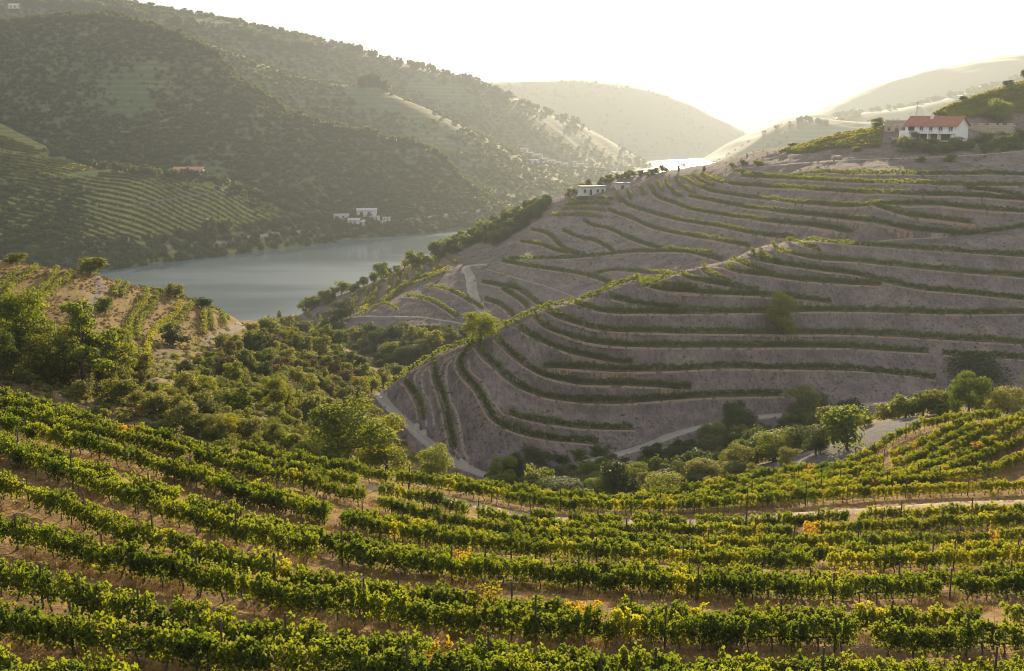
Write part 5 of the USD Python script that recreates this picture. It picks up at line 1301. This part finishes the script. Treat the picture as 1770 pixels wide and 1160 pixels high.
obj('parapet', join(box(x0 - 1.2, x0 + 4.2, -2.2, -2.0, H1_, H1_ + 0.8), box(x0 - 1.2, x0 - 1.0, -2.0, -0.003, H1_, H1_ + 0.8)), 'white_plaster', house)


def gable_roof(L, D, z, rise, over, name, parent, mat='roof_tile', x0=None, t=0.14):
    x0 = -L / 2 if x0 is None else x0
    half = D / 2 + over
    drop = rise * over / (D / 2)
    r_ = obj(name, (np.array([[x0 - over, -over, z - drop], [x0 + L + over, -over, z - drop], [x0 + L + over, D / 2, z + rise], [x0 - over, D / 2, z + rise], [x0 - over, D + over, z - drop], [x0 + L + over, D + over, z - drop]] +
                             [[x0 - over, -over, z - drop - t], [x0 + L + over, -over, z - drop - t], [x0 + L + over, D / 2, z + rise - t], [x0 - over, D / 2, z + rise - t], [x0 - over, D + over, z - drop - t], [x0 + L + over, D + over, z - drop - t]]),
                    np.array([[0, 1, 2, 3], [3, 2, 5, 4], [7, 6, 9, 8], [8, 9, 10, 11], [0, 6, 7, 1], [4, 5, 11, 10], [0, 3, 9, 6], [3, 4, 10, 9], [1, 7, 8, 2], [2, 8, 11, 5]])), mat, parent)
    return r_


roof = gable_roof(LEN, DEP, H2_ + 0.06, 2.9, 0.7, 'roof', house)
ribs = []
for x in np.arange(x0 - 0.6, -x0 + 0.65, 0.42):     # the courses of barrel tiles, running down both slopes
    for a, b in (((x, -0.68, H2_ - 0.30), (x, DEP / 2, H2_ + 3.0)), ((x, DEP + 0.68, H2_ - 0.30), (x, DEP / 2, H2_ + 3.0))):
        ribs.append(tube(np.array([a, b]), 0.11, 5))
obj('tile_courses', join(*ribs), 'tile_dark', roof).SetCustomDataByKey('kind', 'stuff')
obj('ridge_tiles', tube(np.array([[x0 - 0.7, DEP / 2, H2_ + 3.02], [-x0 + 0.7, DEP / 2, H2_ + 3.02]]), 0.16, 6), 'roof_tile', roof)
ch = obj('chimney', box(-1.8, -0.9, DEP / 2 - 1.6, DEP / 2 - 0.8, H2_ + 1.6, H2_ + 3.9), 'white_plaster', roof)
obj('skylight', move(box(-3.2, -2.3, 1.2, 2.3, H2_ + 0.98, H2_ + 1.1), (0, 0, 0)), 'trim_grey', roof)

ax, ay, az = site(1543, 252, hill)
annex = thing('annex', 'low flat-roofed white outbuilding just left of and below the farmhouse', 'outbuilding', (ax, ay, az - 0.4), math.radians(-15))
obj('wall', wall_with_holes(7.6, 3.0, [(1.2, 2.2, 1.2, 2.2), (4.6, 5.8, 0.4, 2.4)]), 'white_plaster', annex)
obj('side_wall', join(box(0, 0.3, 0.3, 4.5, 0, 3.0), box(7.3, 7.6, 0.3, 4.5, 0, 3.0), box(0.3, 7.3, 4.2, 4.5, 0, 3.0)), 'white_plaster', annex)
obj('flat_roof', box(-0.3, 7.9, -0.3, 4.8, 3.003, 3.2), 'flat_roof', annex)
obj('door', box(4.6, 5.8, 0.2, 0.26, 0.4, 2.4), 'dark_inside', annex)
obj('window', box(1.2, 2.2, 0.15, 0.2, 1.2, 2.2), 'glass_dark', annex)

rx, ry, rz_ = site(1554, 232, hill)
ruin = thing('stone_ruin', 'roofless beige stone building left of the farmhouse', 'ruin', (rx - 3.5, ry + 6, rz_ - 0.4), math.radians(-20))
obj('front_wall', wall_with_holes(8.5, 4.4, [(1.2, 2.2, 1.6, 2.8), (3.8, 4.9, 0.4, 2.8), (6.2, 7.2, 1.7, 2.9)], 0.5), 'old_stone', ruin)
obj('back_wall', box(0, 8.5, 5.5, 6.0, 0, 5.2), 'old_stone', ruin)
obj('side_wall', box(0, 0.5, 0.5, 5.5, 0, 4.9), 'old_stone', ruin)
obj('side_wall', box(8.0, 8.5, 0.5, 5.5, 0, 3.9), 'old_stone', ruin)

wx, wy, wz = site(1690, 226, hill)
rw = thing('retaining_wall', 'brown dry-stone retaining wall right of the farmhouse under the sloping vineyard', 'wall', (wx - 7, wy, wz - 1.0), math.radians(-4))
cr = np.random.default_rng(31)
for row in range(6):
    x = -cr.uniform(0, 0.6)
    while x < 19:
        wdt = cr.uniform(0.9, 1.7)
        if row < 5 or cr.random() < 0.6:
            obj('stone', move(box(0, wdt - 0.05, 0, 0.5, 0, 0.56), (x, cr.uniform(-0.06, 0.06), row * 0.6 + cr.uniform(-0.02, 0.02))), 'old_stone', rw)
        x += wdt
obj('backing', box(0, 19, 0.3, 0.7, 0, 3.1), 'dark_inside', rw)

px_, py_, pz_ = site(1588, 222, hill)
pole = thing('utility_pole', 'thin dark pole rising behind the left end of the farmhouse roof', 'pole', (px_, py_ + 3, pz_))
obj('mast', tube(np.array([[0, 0, -0.5], [0, 0, 9.6]]), np.array([0.09, 0.06]), 8), 'metal_pole', pole)
obj('crossbar', box(-0.7, 0.7, -0.06, 0.06, 8.9, 9.05), 'metal_pole', pole)


def hut(px, py, sheet, L, D, H, rz, label, name='farm_hut', roof='flat', mat='hut_plaster', rmat='flat_roof', holes=((0.18, 0.32, 0.3, 0.75), (0.55, 0.7, 0.3, 0.75)), cat='hut', lift=0.0):
    x, y, z = site(px, py, sheet)
    t = thing(name, label, cat, (x, y, z - 0.6 + lift), rz)
    hs = [(a * L - L / 2, b * L - L / 2, c * H, d * H) for a, b, c, d in holes]
    obj('front_wall', move(wall_with_holes(L, H, [(a + L / 2, b + L / 2, c, d) for a, b, c, d in hs]), (-L / 2, 0, 0)), mat, t)
    obj('side_wall', box(-L / 2, -L / 2 + 0.3, 0.3, D, 0, H), mat, t)
    obj('side_wall', box(L / 2 - 0.3, L / 2, 0.3, D, 0, H), mat, t)
    obj('back_wall', box(-L / 2 + 0.3, L / 2 - 0.3, D - 0.3, D, 0, H), mat, t)
    for a, b, c, d in hs:
        obj('window' if c > 0.1 else 'door', box(a, b, 0.16, 0.22, c, d), 'glass_dark', t)
    if roof == 'flat':
        obj('roof', box(-L / 2 - 0.3, L / 2 + 0.3, -0.3, D + 0.3, H + 0.003, H + 0.25), rmat, t)
    else:
        gable_roof(L, D, H + 0.05, D * 0.22, 0.4, 'roof', t, rmat)
    return t


hut(1026, 337, hill, 11.0, 6, 4.0, math.radians(12), 'white flat-roofed hut on the crest of the terraced spur above the river', holes=((0.1, 0.2, 0.35, 0.7), (0.34, 0.44, 0.1, 0.7), (0.62, 0.72, 0.35, 0.7), (0.82, 0.92, 0.35, 0.7)))
hut(1077, 326, hill, 6.0, 5, 2.8, math.radians(8), 'smaller pale hut a little right of the white flat-roofed hut', mat='pale_wall', holes=((0.35, 0.6, 0.1, 0.7),))
hut(325, 306, far_vineyard, 24.0, 9, 4.6, math.radians(4), 'long low house with an orange roof on the shoulder of the hill across the river', name='hill_house', roof='gable', mat='pale_wall', rmat='roof_tile', cat='house', holes=tuple((k / 8 + 0.04, k / 8 + 0.09, 0.25, 0.75) for k in range(8)), lift=2.0)
for px, py, L, H, rz, rf, lab in (
    (590, 379, 13, 5.0, 6, 'flat', 'pale quay building with a blue-white flat roof, leftmost by the river road'),
    (611, 388, 10, 4.2, -4, 'gable', 'small white house in front of the leftmost quay building'),
    (634, 376, 17, 5.5, 4, 'gable', 'long white quay building, widest of the riverside group'),
    (648, 384, 9, 3.6, 10, 'flat', 'low grey-roofed shed right of the widest quay building'),
    (622, 390, 8, 3.2, 0, 'gable', 'small pale shed nearest the water in the riverside group'),
    (668, 386, 7, 3.0, 5, 'flat', 'tiny pale shed at the right end of the riverside group')):
    hut(px, py, H1, L, 7, H, math.radians(rz), lab, name='quay_building', roof=rf, mat='hut_plaster', rmat='pale_wall' if rf == 'flat' else 'flat_roof', cat='building', lift=1.5)
vr = np.random.default_rng(8)
for k, (px, py, L, H) in enumerate(((905, 251, 12, 6), (918, 248, 10, 5), (930, 250, 14, 7), (942, 253, 11, 6), (954, 255, 15, 6), (966, 258, 10, 5), (978, 260, 9, 5), (994, 261, 8, 9), (1004, 263, 12, 6))):
    names = ('leftmost', 'second', 'third', 'fourth', 'fifth', 'sixth', 'seventh', 'eighth', 'rightmost')
    hut(px, py + 4, H2, L * 0.8, 7, H * 0.8, vr.uniform(-0.4, 0.4), f'pale village house across the river, {names[k]} along the hazy slope', name='village_house', roof='gable', mat='pale_wall', rmat='flat_roof' if k % 2 else 'old_stone', cat='house', lift=3.0)
hut(922, 283, H2, 16, 8, 5, 0.2, 'white house standing by itself below the hazy village', name='village_house', roof='flat', mat='hut_plaster', cat='house', lift=2.5)
hut(24, 20, H3, 16, 10, 6, 0.1, 'pale house on the mountain top at the upper left corner', name='mountain_house', roof='gable', mat='pale_wall', rmat='old_stone', cat='house', lift=4)
